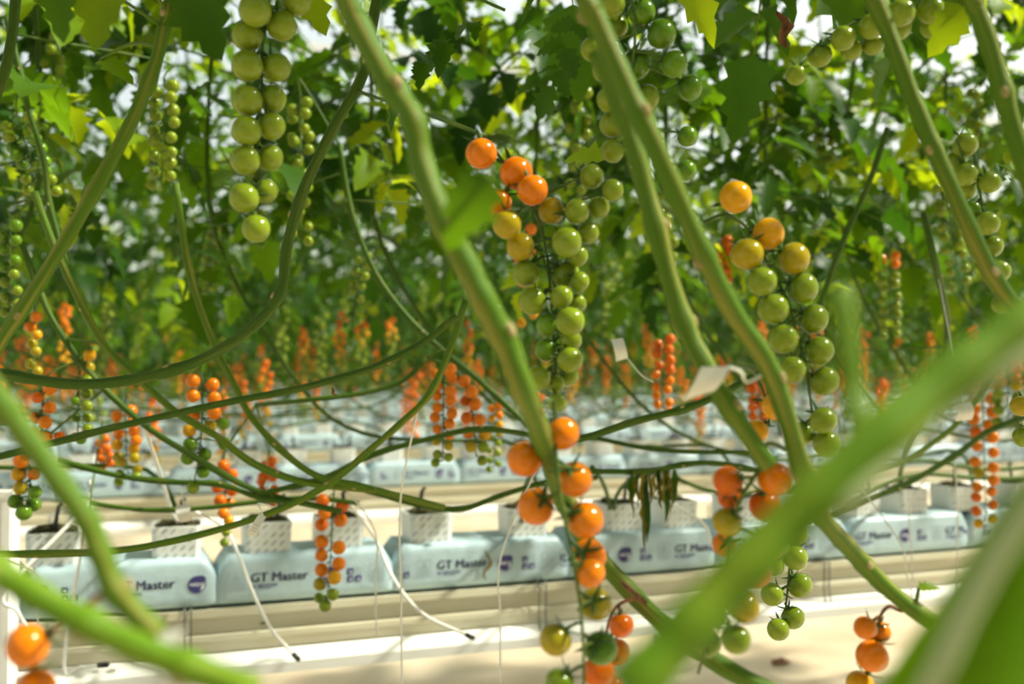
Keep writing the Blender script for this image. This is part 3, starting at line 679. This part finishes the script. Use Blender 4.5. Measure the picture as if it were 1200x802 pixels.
truss('green truss crowded around the upper twin stem, dark calyxes showing',
 [(716,4,34,'g'),(720,31,33,'g'),(694,58,28,'g'),(707,83,28,'g'),(775,40,35,'d'),(745,76,36,'d'),(790,75,32,'d'),(808,103,31,'d'),(714,117,30,'g'),(757,115,32,'g'),(717,146,31,'g'),(752,144,28,'d'),(718,177,28,'g'),(748,178,28,'d'),(805,160,25,'d'),(804,200,25,'d'),(752,14,32,'d'),(700,0,30,'g')],
 [(745,-40,-.02),(742,0,-.02),(744,50,-.015),(738,100,-.01),(736,140,-.005),(734,175,0)], 1.12, seed=3)
truss('truss with one orange and one yellow tomato above a chain of green ones',
 [(862,231,38,'y'),(900,274,38,'y'),(876,298,38,'k'),(930,303,38,'k'),(893,330,35,'g'),(941,338,37,'g'),(906,362,37,'g'),(953,374,36,'g'),(918,397,35,'g'),(960,411,34,'g'),(929,433,31,'g'),(966,447,35,'g'),(965,493,31,'g'),(940,508,30,'g'),(968,520,32,'g')],
 [(815,262,.0),(850,252,.012),(880,272,.016),(905,318,.016),(922,352,.016),(934,392,.014),(944,430,.012),(950,470,.008),(954,505,.004)], 1.06, seed=4)
truss('nearly level truss of green tomatoes with spiky calyxes under the top leaves',
 [(933,88,24,'g'),(961,65,28,'g'),(988,45,29,'g'),(998,58,25,'g'),(1021,31,30,'g'),(1023,52,26,'g'),(1056,15,32,'g'),(1053,33,29,'g'),(1091,12,32,'g'),(1092,31,28,'g'),(1030,8,26,'d')],
 [(1120,-6,.01),(1085,-4,.01),(1045,8,.01),(1010,22,.01),(975,42,.008),(945,66,.004)], 1.1, seed=5)
truss('green truss hanging close along the slim right vine',
 [(1131,170,29,'g'),(1119,190,26,'g'),(1131,204,28,'g'),(1131,222,25,'g'),(1160,214,25,'g'),(1139,247,24,'d'),(1157,262,28,'g'),(1162,289,27,'g'),(1171,318,26,'g'),(1175,356,26,'g')],
 [(1112,168,-.1),(1122,160,.0),(1140,178,.01),(1147,215,.012),(1152,250,.012),(1160,290,.012),(1168,335,.008)], 1.12, seed=6)
truss('orange truss hanging by the thick vine, green fruit at its tip',
 [(659,508,40,'o'),(615,538,43,'o'),(673,562,42,'o'),(628,594,44,'o'),(686,610,43,'o'),(690,652,42,'o'),(692,672,34,'o'),(698,708,38,'k'),(651,750,38,'k'),(704,760,40,'d'),(656,802,36,'g')],
 [(648,470,.0),(650,520,-.022),(655,570,-.024),(664,620,-.024),(674,670,-.024),(681,720,-.02),(684,770,-.02),(684,830,-.01)], 0.90, seed=7)
truss('small deep orange cluster on a withered stalk behind the green tip fruit',
 [(728,733,29,'r'),(722,764,32,'r'),(702,788,38,'r'),(716,806,30,'r')],
 [(756,706,-.1),(742,702,-.03),(722,712,.0),(712,735,.01),(708,775,.012)], 1.02, seed=8, brown=True)
truss('orange to green truss half hidden by the broad blurred stem',
 [(853,564,36,'r'),(855,582,30,'r'),(908,561,40,'o'),(896,592,38,'r'),(852,612,34,'k'),(848,638,28,'o'),(904,640,36,'o'),(887,672,37,'o'),(872,712,37,'k'),(838,722,30,'g'),(863,750,34,'g'),(829,754,34,'g')],
 [(900,520,.0),(888,552,-.02),(868,585,-.024),(856,625,-.022),(850,665,-.02),(842,700,-.018),(836,735,-.014),(818,790,.006)], 0.92, seed=9)
truss('small sharp truss of green tomatoes with dark spiky calyxes over the floor',
 [(932,606,28,'g'),(931,627,31,'g'),(913,640,25,'g'),(932,654,29,'g'),(907,663,24,'g'),(937,686,30,'g'),(905,697,27,'g'),(929,724,28,'g'),(912,738,26,'g')],
 [(938,560,-.1),(930,590,.0),(925,625,.014),(926,650,.014),(924,680,.014),(921,710,.01),(919,730,.004)], 1.28, seed=10)
truss('orange tomatoes on a brown hooked stalk over the pale floor',
 [(1014,736,27,'o'),(1031,741,26,'o'),(1022,769,38,'o'),(1008,803,34,'y')],
 [(1056,716,.0),(1042,711,.0),(1032,722,.0),(1027,745,.01),(1020,785,.012)], 1.02, seed=11, brown=True)
truss('blurred orange tomatoes on a brown stalk under the yellow-green vine',
 [(33,757,50,'o'),(42,806,46,'o')], [(78,728,-.05),(62,740,0),(48,765,.02),(36,800,.02)], 0.72, seed=12, brown=True)
truss('two amber tomatoes tucked behind the twin stems',
 [(909,476,33,'y'),(888,505,28,'y')], [(866,428,-.1),(885,440,0),(898,470,.01),(902,500,.012)], 1.1, seed=13)

# ------------------------------------------------------------------ trusses of the front row
def colm(x0, y0, x1, y1, n, d, cols, w, seed):
    """two staggered columns of fruit down a stalk, colours shared out top to bottom"""
    rnd = random.Random(seed); T = []
    for i in range(n):
        t = i / max(1, n - 1); s = -1 if i % 2 else 1
        T.append((x0 + (x1 - x0) * t + s * w + rnd.uniform(-.15, .15) * d, y0 + (y1 - y0) * t + rnd.uniform(-.2, .2) * d, d * (1.02 - 0.2 * t) * rnd.uniform(.94, 1.06), cols[min(len(cols) - 1, int(t * len(cols)))]))
    return T, [(x0, y0 - 1.6 * d), (x0, y0 - 0.4 * d, .008), (x0 + (x1 - x0) * .5, (y0 + y1) / 2, .008), (x1, y1 - d * .3, .004)]
FR = [
 ('sharp orange truss hanging before the second lettered bag', 2.30, ([(378,587,17,'r'),(401,593,17,'r'),(380,602,16,'o'),(399,610,17,'o'),(377,615,16,'r'),(377,635,17,'o'),(397,642,17,'o'),(377,651,16,'o'),(397,661,17,'o'),(377,668,17,'o'),(392,677,17,'y'),(375,685,16,'k'),(390,697,15,'g'),(374,701,13,'g'),(381,710,15,'g')], [(392,560),(391,585,.01),(389,620,.01),(387,660,.01),(383,700,.005)])),
 ('truss turning from orange to dark green over the second gutter', 2.05, ([(226,446,17,'o'),(249,451,17,'o'),(226,464,17,'o'),(251,467,17,'o'),(251,484,17,'o'),(226,488,18,'o'),(222,505,16,'y'),(246,500,16,'k'),(223,521,17,'d'),(240,533,16,'d'),(220,537,17,'d'),(238,553,16,'d'),(226,572,15,'g'),(263,520,16,'d'),(262,497,15,'d')], [(236,428),(237,450,.01),(237,490,.01),(234,530,.01),(228,562,.005)])),
 ('deep orange truss dropping below the crossing vines', 2.35, ([(262,546,15,'r'),(272,556,14,'r'),(255,571,15,'r'),(272,575,15,'r'),(258,587,15,'r'),(269,590,14,'o'),(262,602,14,'o'),(268,610,13,'y'),(265,624,11,'g'),(263,636,11,'g')], [(264,530),(264,560,.01),(264,600,.01),(264,630,.005)])),
 ('yellow truss going green, hung from a hooked stalk', 2.0, ([(105,416,15,'y'),(104,431,15,'k'),(102,446,14,'g'),(101,461,14,'g'),(102,476,14,'g'),(103,490,13,'g'),(103,503,13,'g'),(90,450,11,'d'),(88,470,11,'d'),(89,490,11,'d'),(95,515,13,'d')], [(116,402,-.02),(106,400),(94,412,.005),(92,460,.01),(91,510,.01)])),
 ('orange truss at the purple-stained stalk under the level vine', 1.9, ([(59,455,17,'o'),(58,478,16,'o'),(53,495,16,'o'),(53,513,18,'o'),(44,466,14,'r'),(42,490,15,'r'),(40,508,13,'r'),(70,512,13,'r')], [(56,440),(51,465,.01),(48,500,.01),(46,520,.01)])),
 ('orange to green truss beside the white post', 2.0, ([(25,540,19,'o'),(22,556,18,'y'),(24,572,17,'k'),(18,588,18,'d'),(28,601,19,'d'),(40,592,17,'d'),(41,577,16,'d'),(40,556,15,'o')], [(38,528),(36,550,.01),(34,580,.01),(30,595,.01)])),
 ('orange truss with green tip below the level vine', 2.4, colm(146, 484, 150, 566, 16, 15, 'oooykkg', 10, 31)),
 ('brick orange truss low over the second lettered bags', 2.7, colm(314, 542, 314, 592, 11, 13, 'rrro', 6, 32)),
 ('orange truss with green tip left of the arched one', 2.2, colm(520, 432, 519, 545, 18, 14, 'oooookg', 8, 33)),
 ('arched orange truss ending in green by the thick vine', 2.2, ([(527,436,14,'o'),(544,447,16,'o'),(553,459,16,'o'),(557,474,16,'o'),(562,492,15,'o'),(568,509,16,'y'),(566,524,14,'g'),(546,470,14,'r'),(547,490,15,'r'),(549,507,16,'o'),(552,524,14,'k'),(565,540,13,'g')], [(515,424),(534,436,.01),(548,460,.01),(555,495,.01),(558,535,.01)])),
 ('pale yellow truss beside the arched orange one', 2.7, colm(580, 474, 579, 550, 14, 10, 'oykggg', 5, 35)),
 ('slim green truss under the leaves, fruit in two straight columns', 2.2, colm(192, 98, 190, 214, 16, 16, 'ggggg', 11, 36)),
 ('loose green truss spilling from dark leaves at the frame edge', 2.1, colm(20, 140, 50, 226, 15, 16, 'gddg', 14, 37)),
 ('green truss hanging below the loose one at the frame edge', 2.0, colm(12, 265, 12, 368, 12, 15, 'ddgg', 6, 38)),
 ('thin truss turning orange at its top behind the olive vine', 2.2, colm(40, 372, 40, 436, 7, 14, 'oykk', 4, 39)),
 ('small far green truss seen behind the pale green pairs', 2.4, colm(352, 118, 350, 158, 6, 15, 'gg', 8, 40)),
 ('pale lime truss glowing under the canopy', 2.8, colm(250, 270, 245, 336, 11, 11, 'gggg', 5, 41)),
 ('bright red-orange column near the white square tag', 2.4, colm(1152, 470, 1155, 616, 20, 15, 'oooroookoorry', 9, 42)),
 ('green and orange truss behind the red-orange column', 2.3, colm(1180, 420, 1182, 500, 15, 15, 'oykggg', 11, 43)),
 ('long pale green truss behind the slim right vine', 2.5, colm(1108, 215, 1124, 335, 18, 13, 'ggggg', 9, 44)),
 ('fine green truss with orange top in the leaves by the blurred stem', 2.6, colm(1042, 300, 1044, 396, 18, 12, 'oggggg', 8, 45)),
 ('green fruit by the frame edge above the blurred leaf', 1.3, ([(1196,476,24,'k'),(1200,512,26,'g')], [(1206,440),(1204,470,.01),(1203,505,.01)])),
 ('orange column behind the twin stems', 2.6, colm(888, 440, 890, 494, 11, 14, 'rrrr', 6, 46)),
 ('deep orange column under the small white tag', 2.6, colm(779, 398, 776, 482, 15, 13, 'rrrooo', 7, 47)),
 ('orange column above the twin stems', 2.8, colm(846, 284, 848, 334, 10, 13, 'rrr', 6, 48)),
 ('scarlet tight truss near the left level vines', 2.5, colm(120, 515, 125, 548, 8, 12, 'rrr', 5, 49)),
 ('pair of orange fruit near the hanging green twig', 2.6, colm(616, 270, 618, 380, 10, 14, 'oroy', 6, 50)),
 ('green truss column left of the thick vine', 2.6, colm(426, 300, 412, 380, 14, 11, 'ggd', 6, 51)),
]
for i, (lab, z, (toms, rach)) in enumerate(FR):
    if toms[0][0] > 700 and z > 1.5: z *= 1 + 0.2 * (toms[0][0] - 600) / 600
    truss(lab, toms, rach, z, near=z < 1.5, seed=60 + i, calyx=z < 2.15)

# trusses of the rows behind: fruit only a few pixels across, each truss one mesh
FARV = []
for i, cols in enumerate(('rrooyy', 'rooyk', 'ooykgg', 'oykggg', 'ggggd', 'gggg', 'rroo', 'oooyyy')):
    rnd = random.Random(300 + i); m = MB(); n = rnd.randint(14, 20); L = rnd.uniform(0.22, 0.34); bow = rnd.uniform(-.04, .04)
    axis = [Vector((bow * math.sin(t * 3), 0.0, 0.05 - (L + .05) * t)) for t in [q / 6 for q in range(7)]]
    m.slot = 6; m.tube(axis, 0.003, 4)
    for j in range(n):
        t = j / (n - 1); r = 0.0172 * (1 - 0.22 * t) * rnd.uniform(.9, 1.08); a = j * 2.6 + rnd.uniform(-.4, .4)
        c = Vector((bow * math.sin(t * 3) + math.cos(a) * 0.022, math.sin(a) * 0.022, -L * t)); m.slot = TKEYS.index(cols[int(t * len(cols) * 0.999)])
        V_ = []; nu, nw = 8, 5
        for w in range(nw + 1):
            th = math.pi * w / nw
            for q in range(nu): V_.append(c + Vector((math.sin(th) * math.cos(q * 2 * math.pi / nu), math.sin(th) * math.sin(q * 2 * math.pi / nu), math.cos(th))) * r)
        m.add(V_, [(w*nu+q, (w+1)*nu+q, (w+1)*nu+(q+1) % nu, w*nu+(q+1) % nu) for w in range(nw) for q in range(nu)])
    FARV.append((m.mesh('tomato_truss', [TM[q] for q in TKEYS] + [M_RACH]), cols))
def far_label(cols, k):
    o = 'orange' if cols[0] in 'ro' and cols[-1] in 'ro' else ('orange and green' if cols[0] in 'roy' else 'green')
    return 'long %s cherry tomato truss hanging in the %s row' % (o, ORD[k]), '%s trusses of the %s row' % (o, ORD[k])
rf = random.Random(77)
for k in range(0, 4):
    x0, x1 = rowx(k); cnt = (10, 80, 100, 60)[k]
    for i in range(cnt):
        x = x0 + (x1 - x0) * (i + rf.random()) / cnt
        low = rf.random() < 0.62 if k else False
        me, cols = rf.choice([f for f in FARV if (f[1][0] in 'ro') == low])
        z = rf.uniform(1.0, 1.45) if low else rf.uniform(1.2, 1.9)
        if k == 0: z = rf.uniform(1.62, 2.1)
        o = mesh_obj('tomato_truss', me, None, (x, rowp(k) + rf.uniform(-0.22, 0.12), z)); o.rotation_euler.z = rf.uniform(0, 6.3)
        s = rf.uniform(0.85, 1.12); o.scale = (s, s, s)
        lab, grp = far_label(cols, k); tag(o, lab, 'tomato truss', grp)
m = MB(); rnd = random.Random(8)
for k in range(4, NROWS):
    x0, x1 = rowx(k); x = x0
    while x < x1:
        me, cols = rnd.choice(FARV); z = rnd.uniform(0.95, 1.6); r = 0.03; L = rnd.uniform(.25, .4); n = 7
        for j in range(n):
            m.slot = TKEYS.index(cols[min(len(cols) - 1, j)]); zc = z - L * j / n; h = L / n * .6
            q = [(x + r, rowp(k), zc), (x, rowp(k) + r, zc), (x - r, rowp(k), zc), (x, rowp(k) - r, zc), (x, rowp(k), zc + h), (x, rowp(k), zc - h)]
            m.add(q, [(0, 1, 4), (1, 2, 4), (2, 3, 4), (3, 0, 4), (1, 0, 5), (2, 1, 5), (3, 2, 5), (0, 3, 5)])
        x += rnd.uniform(.05, .26)
tag(m.build('distant_fruit', [TM[q] for q in TKEYS]), 'specks of far orange and green trusses below the last rows of leaves', 'tomato truss', kind='stuff')
# layered bare stems lying along the rows behind
for k in range(1, 6):
    x0, x1 = rowx(k)
    for i in range(13 if k < 3 else 10):
        a = x0 + (x1 - x0) * rf.random(); L = rf.uniform(1.5, 3.0); h = rf.uniform(0.86, 1.12); dr = rf.choice((-1, 1)); y = rf.uniform(-.15, .05)
        pts = [Vector((dr * L * t, y + rf.uniform(-.03, .03), rf.uniform(-.04, .04) + (0.5 * max(0, t - 0.7) ** 1.2 * 2))) for t in (0, .2, .4, .55, .7, .85, 1)]
        m = MB(); m.tube(spline(pts, 4), 0.0065, 6)
        tag(m.build('tomato_vine', M_STEMD, None, (a, rowp(k), h)), 'bare vine lying level above the bags of the %s row' % ORD[k], 'vine', 'bare vines of the %s row' % ORD[k])

# ------------------------------------------------------------------ single leaves close by
def near_leaf(label, px, py, z, size, direction, normal, mtl, seed, stalk=None, compound=False):
    """leaf whose base sits at the pixel; direction and normal in camera terms (right, up, towards camera)"""
    cv = lambda d: (C_R * d[0] + C_U * d[1] - C_F * d[2])
    y = cv(direction).normalized(); zn = cv(normal); zn = (zn - y * zn.dot(y)).normalized(); x = y.cross(zn)
    mt = Matrix((x, y, zn)).transposed().to_4x4()
    o = P(px, py, z); root = empty('tomato_leaf', o); tag(root, label, 'leaf')
    m = MB(); rnd = random.Random(seed)
    if compound: compound_leaf(m, mt, size, rnd, False, False)
    else: leaflet(m, mt, size, size * 0.8, rnd)
    m.build('blade', [mtl, M_STEM], root)
    a0 = attach(o, 0.22)
    if not stalk and a0: stalk = True; w = [a0 - o, (a0 - o) * .5 + Vector((0, 0, .01)), Vector()]
    elif stalk: w = [P(*q) - o for q in stalk]
    if stalk:
        s = MB(); s.tube(spline(w, 4), 0.0022, 6); s.build('leaf_stalk', M_STEM, root)
near_leaf('small blurred leaf with silvery sheen on the thick vine', 574, 206, .60, 0.050, (-.55, -.8, .1), (.1, .35, .9), M_LEAF, 1, [(530,262,.63),(550,235,.61),(574,206,.60)])
near_leaf('dark leaf hanging over the olive vine at the frame top', 68, -22, 1.0, 0.055, (.05, -1, .1), (.2, .2, 1), M_LEAF, 2)
near_leaf('broad mid-green leaf with clear veins at the frame top', 128, -40, 1.0, 0.085, (-.12, -.9, .3), (.1, .4, .9), M_LEAFB, 3)
near_leaf('olive leaf drooping beside the pale green pairs', 222, -25, 1.1, 0.10, (.35, -.9, .2), (-.2, .2, 1), M_LEAF, 4)
near_leaf('pale lit leaf behind the pale green pairs', 350, -20, 1.3, 0.07, (.5, -.8, .1), (.1, .3, .9), M_LEAFB, 5)
near_leaf('dark compound leaf hanging between the thick vine and twin stems', 592, 12, 1.3, 0.15, (-.85, -.30, .3), (-.1, .9, .4), M_LEAFD, 6, compound=True)
near_leaf('dark drooping leaf beside the crowded green truss', 690, 0, 1.3, 0.12, (-.5, -.75, .2), (.2, .6, .6), M_LEAFD, 7, compound=True)
near_leaf('glowing yellow-green leaf beside the crowded green truss', 712, 186, 1.4, 0.060, (-.95, .25, .1), (.3, .9, -.5), M_LEAFB, 8)
near_leaf('bright sunlit leaf hanging at the frame top by the green truss', 790, -30, 1.25, 0.11, (.55, -.75, .1), (.5, .6, -.4), M_LEAFB, 9)
near_leaf('large veined leaf at the frame top above the level green truss', 960, -35, 1.25, 0.11, (.55, -.8, .1), (-.1, .3, .9), M_LEAF, 10)
near_leaf('dark leaf shading the green truss on the slim vine', 1140, 178, 1.2, 0.10, (.8, -.4, .2), (.1, .7, .6), M_LEAFD, 11, compound=True)
near_leaf('leaf between the straight vine and the level green truss', 1128, 5, 1.05, 0.06, (-.5, -.8, .1), (.1, .3, .9), M_LEAFB, 12)
near_leaf('tiny leaf shoot standing on the vine above the floor', 1076, 690, 1.0, 0.022, (.95, .25, .1), (0, .8, .5), M_LEAFB, 13, [(1072,722,1.0),(1074,705,1.0),(1077,688,1.0)])
near_leaf('small pale leaf under the olive vine', 118, 70, 1.2, 0.05, (.8, -.35, .3), (0, .8, .6), M_LEAF, 14)
M_BLADE = leaf_mat('leaf_fresh', (0.10, 0.27, 0.006), (0.40, 0.62, 0.006), 0.4)
# the big blurred leaf blade low on the right, folded along its midrib
def blade(label, outline_l, mid, outline_r, zl, zm, zr, mtl):
    n = len(mid); o = P(mid[0][0], mid[0][1], zm); root = empty('tomato_leaf', o); tag(root, label, 'leaf'); m = MB(); Vv = []
    for i in range(n):
        a, b_, c = P(*outline_l[i], zl), P(*mid[i], zm), P(*outline_r[i], zr)
        Vv += [a - o, (a * .5 + b_ * .5) - o - C_F * 0.004, b_ - o, (b_ * .5 + c * .5) - o - C_F * 0.005, c - o]
    F = [(i*5+k, i*5+k+1, (i+1)*5+k+1, (i+1)*5+k) for i in range(n - 1) for k in range(4)]
    V2 = [v + C_F * 0.0012 for v in Vv]; nb = len(Vv)
    m.add(Vv + V2, F + [tuple(nb + q for q in reversed(f)) for f in F])
    m.build('blade', mtl, root); s = MB()
    s.tube([P(q[0], q[1], zm) - o - C_F * 0.001 for q in mid], 0.0042, 8); s.build('midrib', M_PALE, root)
blade('large blurred bright green leaf filling the corner over the floor', [(1240,520),(1190,572),(1150,632),(1105,700),(1062,760),(1015,830)], [(1250,532),(1206,592),(1166,652),(1132,712),(1106,768),(1072,838)], [(1330,560),(1330,640),(1330,720),(1320,780),(1310,830),(1290,880)], .36, .33, .38, M_BLADE)

# ------------------------------------------------------------------ tags, twine, tubes, post, withered bits
M_PAPER = noise_mix(mat('tag_paper', (0.8, 0.78, 0.7), 0.6, 0.3), (0.82, 0.80, 0.72), (0.72, 0.70, 0.62), 40, 3)
M_TWINE = mat('twine_white', (0.78, 0.77, 0.70), 0.7, 0.2)
M_TUBE = mat('drip_tube_white', (0.82, 0.82, 0.78), 0.35, 0.5)
def paper(label, quad, z, dz=(0, 0, 0, 0), hook=None, print_=False):
    q = [P(a, b_, z + d) for (a, b_), d in zip(quad, dz)]; o = sum(q, Vector()) / 4; root = empty('plant_tag', o); tag(root, label, 'tag')
    m = MB(); N = 6; nv_ = []
    for j in range(N + 1):
        for i in range(2):
            a = q[0].lerp(q[3], j / N) if i == 0 else q[1].lerp(q[2], j / N)
            nv_.append(a - o - C_F * (0.006 * math.sin(math.pi * j / N)) * z)
    nb = len(nv_); F = [(j*2, j*2+1, j*2+3, j*2+2) for j in range(N)]
    m.add(nv_ + [v + C_F * 0.0006 for v in nv_], F + [tuple(nb + t for t in reversed(f)) for f in F]); m.build('card', M_PAPER, root)
    hk = [P(*h) - o for h in hook] if hook else [q[0].lerp(q[1], .5) - o]
    a0 = attach(hk[-1] + o, 0.08 if hook else 0.6)
    if a0: hk.append(a0 - o)
    if len(hk) > 1: s = MB(); s.tube(spline(hk, 4), 0.0013, 5); s.build('tie', M_TWINE, root)
    if print_:
        s = MB()
        for t in (0.42, 0.56, 0.70):
            a, b_ = q[0].lerp(q[3], t), q[1].lerp(q[2], t); w = (q[3] - q[0]) * 0.03; off = -C_F * (0.007 * math.sin(math.pi * t) * z + 0.001)
            c, d = a.lerp(b_, .2) - o + off, a.lerp(b_, .8) - o + off; s.add([c, d, d + w, c + w], [(0, 1, 2, 3)])
        s.build('tag_print', M_PRINTG, root)
paper('long cream paper tag wrapped round the darker twin stem', [(822,430),(856,430),(838,458),(800,470)], .83, (0, -.02, 0, .01), [(852,430,.82),(868,436,.82),(876,448,.84)])
paper('small white card tag beside the deep orange column', [(716,398),(730,396),(736,420),(722,424)], 2.0, hook=[(735,420,2.0),(752,440,2.0),(766,448,2.0)])
paper('small printed white tag tied to the pale green vine', [(304,602),(312,606),(300,630),(290,626)], 1.74, hook=[(308,604,1.74),(306,598,1.74),(303,590,1.75)], print_=True)
paper('cream card hanging behind the black drip stake', [(206,594),(224,590),(226,610),(212,613)], 2.1)
paper('square white tag hanging among orange cherry tomatoes', [(1119,474),(1138,471),(1139,492),(1119,494)], 2.05)
paper('white paper scrap at the foot of the blurred vine', [(178,752),(216,735),(214,765),(196,772)], .50)
def line(name, label, pts, r, mtl, cat, group=None, tip=False):
    w = [P(*q) for q in pts]; a0 = attach(w[0])
    if a0: w[0] = a0
    o = w[0]; m = MB(); m.tube(spline([q - o for q in w], 6), r, 6)
    ob = m.build(name, mtl, None, o); tag(ob, label, cat, group)
    if tip:
        e = w[-1] - o; d = (w[-1] - w[-2]).normalized(); s = MB(); s.tube([e - d * .006, e + d * .016, e + d * 0.02], [.0065, .0065, .003], 8); s.build('emitter', M_STAKE, ob)
line('drip_tube', 'white drip tube dangling over the gap between lettered bags, black end', [(244,590,2.45),(262,618,2.42),(280,652,2.4),(296,694,2.38),(318,738,2.4),(345,768,2.42)], .0042, M_TUBE, 'drip tube', tip=True)
line('drip_tube', 'white drip tube curving across the cream gutter to its black end', [(424,588,2.5),(440,632,2.48),(462,680,2.45),(496,720,2.45),(548,745,2.48)], .0042, M_TUBE, 'drip tube', tip=True)
line('drip_tube', 'white drip tube falling from the vines behind the black stake', [(178,512,2.1),(188,556,2.25),(200,596,2.45),(208,612,2.5)], .0046, M_TUBE, 'drip tube')
line('drip_tube', 'white drip tube slanting into the mossy cube by the post', [(46,590,2.66),(58,606,2.66),(72,624,2.66)], .0046, M_TUBE, 'drip tube')
line('drip_tube', 'short white drip tube beside the slanting one in the mossy cube', [(79,592,2.7),(84,606,2.69),(88,624,2.68)], .0050, M_TUBE, 'drip tube')
line('drip_tube', 'white tube slanting over the bag print near the post', [(-8,678,2.2),(8,692,2.2),(20,716,2.2),(32,738,2.2)], .0048, M_TUBE, 'drip tube')
line('drip_tube', 'white tube lying along the gutter under the blurred orange fruit', [(60,768,2.3),(75,776,2.3),(95,782,2.3),(118,780,2.3)], .004, M_TUBE, 'drip tube', tip=True)
line('drip_tube', 'white drip tube over the third bag beside the orange cluster', [(812,592,2.5),(820,610,2.5),(832,634,2.5),(846,648,2.5)], .0042, M_TUBE, 'drip tube')
for lab, x, y0, y1, z, dx in (('white twine hanging plumb before the third lettered bag', 468, 470, 815, 1.9, 3), ('white twine hanging plumb past the wire clips', 588, 575, 800, 2.0, -2),
    ('white twine hanging plumb beside the curving drip tube', 438, 560, 745, 2.2, 3), ('white twine hanging plumb before the post-side bag', 38, 640, 736, 1.9, 7),
    ('white twine falling past the right-hand cubes', 1064, 548, 690, 2.6, 6), ('white twine hanging by the red-orange column', 1122, 532, 700, 2.6, 0),
    ('white twine hanging in front of the right-hand bag print', 1043, 600, 700, 2.3, 26), ('white twine hanging before the second gutter lettering', 105, 540, 600, 2.5, 2)):
    line('support_twine', lab, [(x, y0, z), (x + dx * .4, y0 * .66 + y1 * .34, z), (x + dx * .7, y0 * .33 + y1 * .67, z), (x + dx, y1, z)], .0019, M_TWINE, 'twine')
# white post at the left end
m = MB(); m.box(-0.045, 0.045, -0.03, 0.03, 0, 0.86); m.box(-0.05, 0.05, -0.035, 0.035, 0.86, 0.872); m.box(0.028, 0.045, -0.036, -0.03, 0.3, 0.85)
c = P(-6, 560, 2.25); o = m.build('row_post', M_RAIL, None, (c.x, c.y, 0), smooth=False); o.rotation_euler.z = -0.2
tag(o, 'white square post standing before the first gutter by the orange and green truss', 'post')
# withered leaf strands
root = empty('withered_leaves', P(765, 552, 2.2)); tag(root, 'withered dark green and yellow leaf strands drooping from the level vine', 'withered leaf')
rw = random.Random(9)
for i, (px, L) in enumerate(((739,40),(742,58),(745,30),(748,46),(752,62),(755,95),(758,86),(762,44),(767,34),(771,30),(774,46),(778,40),(781,62),(784,36),(787,56),(791,40))):
    m = MB(); o = root.location; n = 6; Vv = []; w = rw.uniform(.002, .005)
    for j in range(n + 1):
        c = P(px + rw.uniform(-2, 2), 551 + L * j / n, 2.2 + rw.uniform(-.01, .01)) - o; ww = w * (0.5 + math.sin(math.pi * min(1, j / n + .05))) * (0.25 if j == n else 1)
        d = C_R * ww + C_F * ww * math.sin(j * 1.3 + i); Vv += [c - d, c - C_F * ww * .6, c + d]
    m.add(Vv, [(j*3+k, j*3+k+1, (j+1)*3+k+1, (j+1)*3+k) for j in range(n) for k in (0, 1)])
    m.build('leaf_strand', M_DRY if i % 3 else M_LEAFD, root)
def scrap(name, label, px, py, z, L, ang, mtl):
    m = MB(); d = C_R * math.cos(ang) + C_U * math.sin(ang); s = C_R * -math.sin(ang) + C_U * math.cos(ang); n = 8; Vv = []
    for j in range(n + 1):
        t = j / n; w = L * (0.07 if mtl is M_SCAR else 0.16) * math.sin(math.pi * (t * .92 + .06)) * (1 + .3 * math.sin(j * 2.1)); c = d * L * (t - .5) + s * L * .1 * math.sin(j)
        Vv += [c - s * w - C_F * w * .5, c + C_F * w * .4, c + s * w - C_F * w * .5]
    m.add(Vv, [(j*3+k, j*3+k+1, (j+1)*3+k+1, (j+1)*3+k) for j in range(n) for k in (0, 1)])
    tag(m.build(name, mtl, None, P(px, py, z)), label, 'dry leaf')
scrap('dry_leaf', 'curled brown dead leaf hanging in the dark canopy', 918, 34, 1.3, .05, 1.75, M_BROWN)
scrap('dry_leaf', 'dried brown tendril stuck on the third lettered bag', 571, 662, 2.715, .085, 1.5, M_SCAR)
scrap('dry_leaf', 'small dark dead leaf caught on the cream gutter face', 309, 730, 2.50, .022, .6, M_LEAFD)
scrap('dry_leaf', 'dry brown leaf hanging from the level vine over the second bags', 391, 460, 1.7, .018, -1.0, M_BROWN)
c = P(914, 778, 3.5); m = MB()
m.add([(-.045, -.02, .004), (-.01, -.035, .012), (.05, -.01, .004), (.03, .03, .014), (-.02, .035, .006), (0, 0, .02)], [(0, 1, 5), (1, 2, 5), (2, 3, 5), (3, 4, 5), (4, 0, 5)])
tt = CAMH / -( (c - cam.location).z ); g = cam.location + (c - cam.location) * tt
tag(m.build('dry_leaf', M_BROWN, None, (g.x, g.y, 0.0)), 'brown dead leaf lying on the pale floor', 'dry leaf')
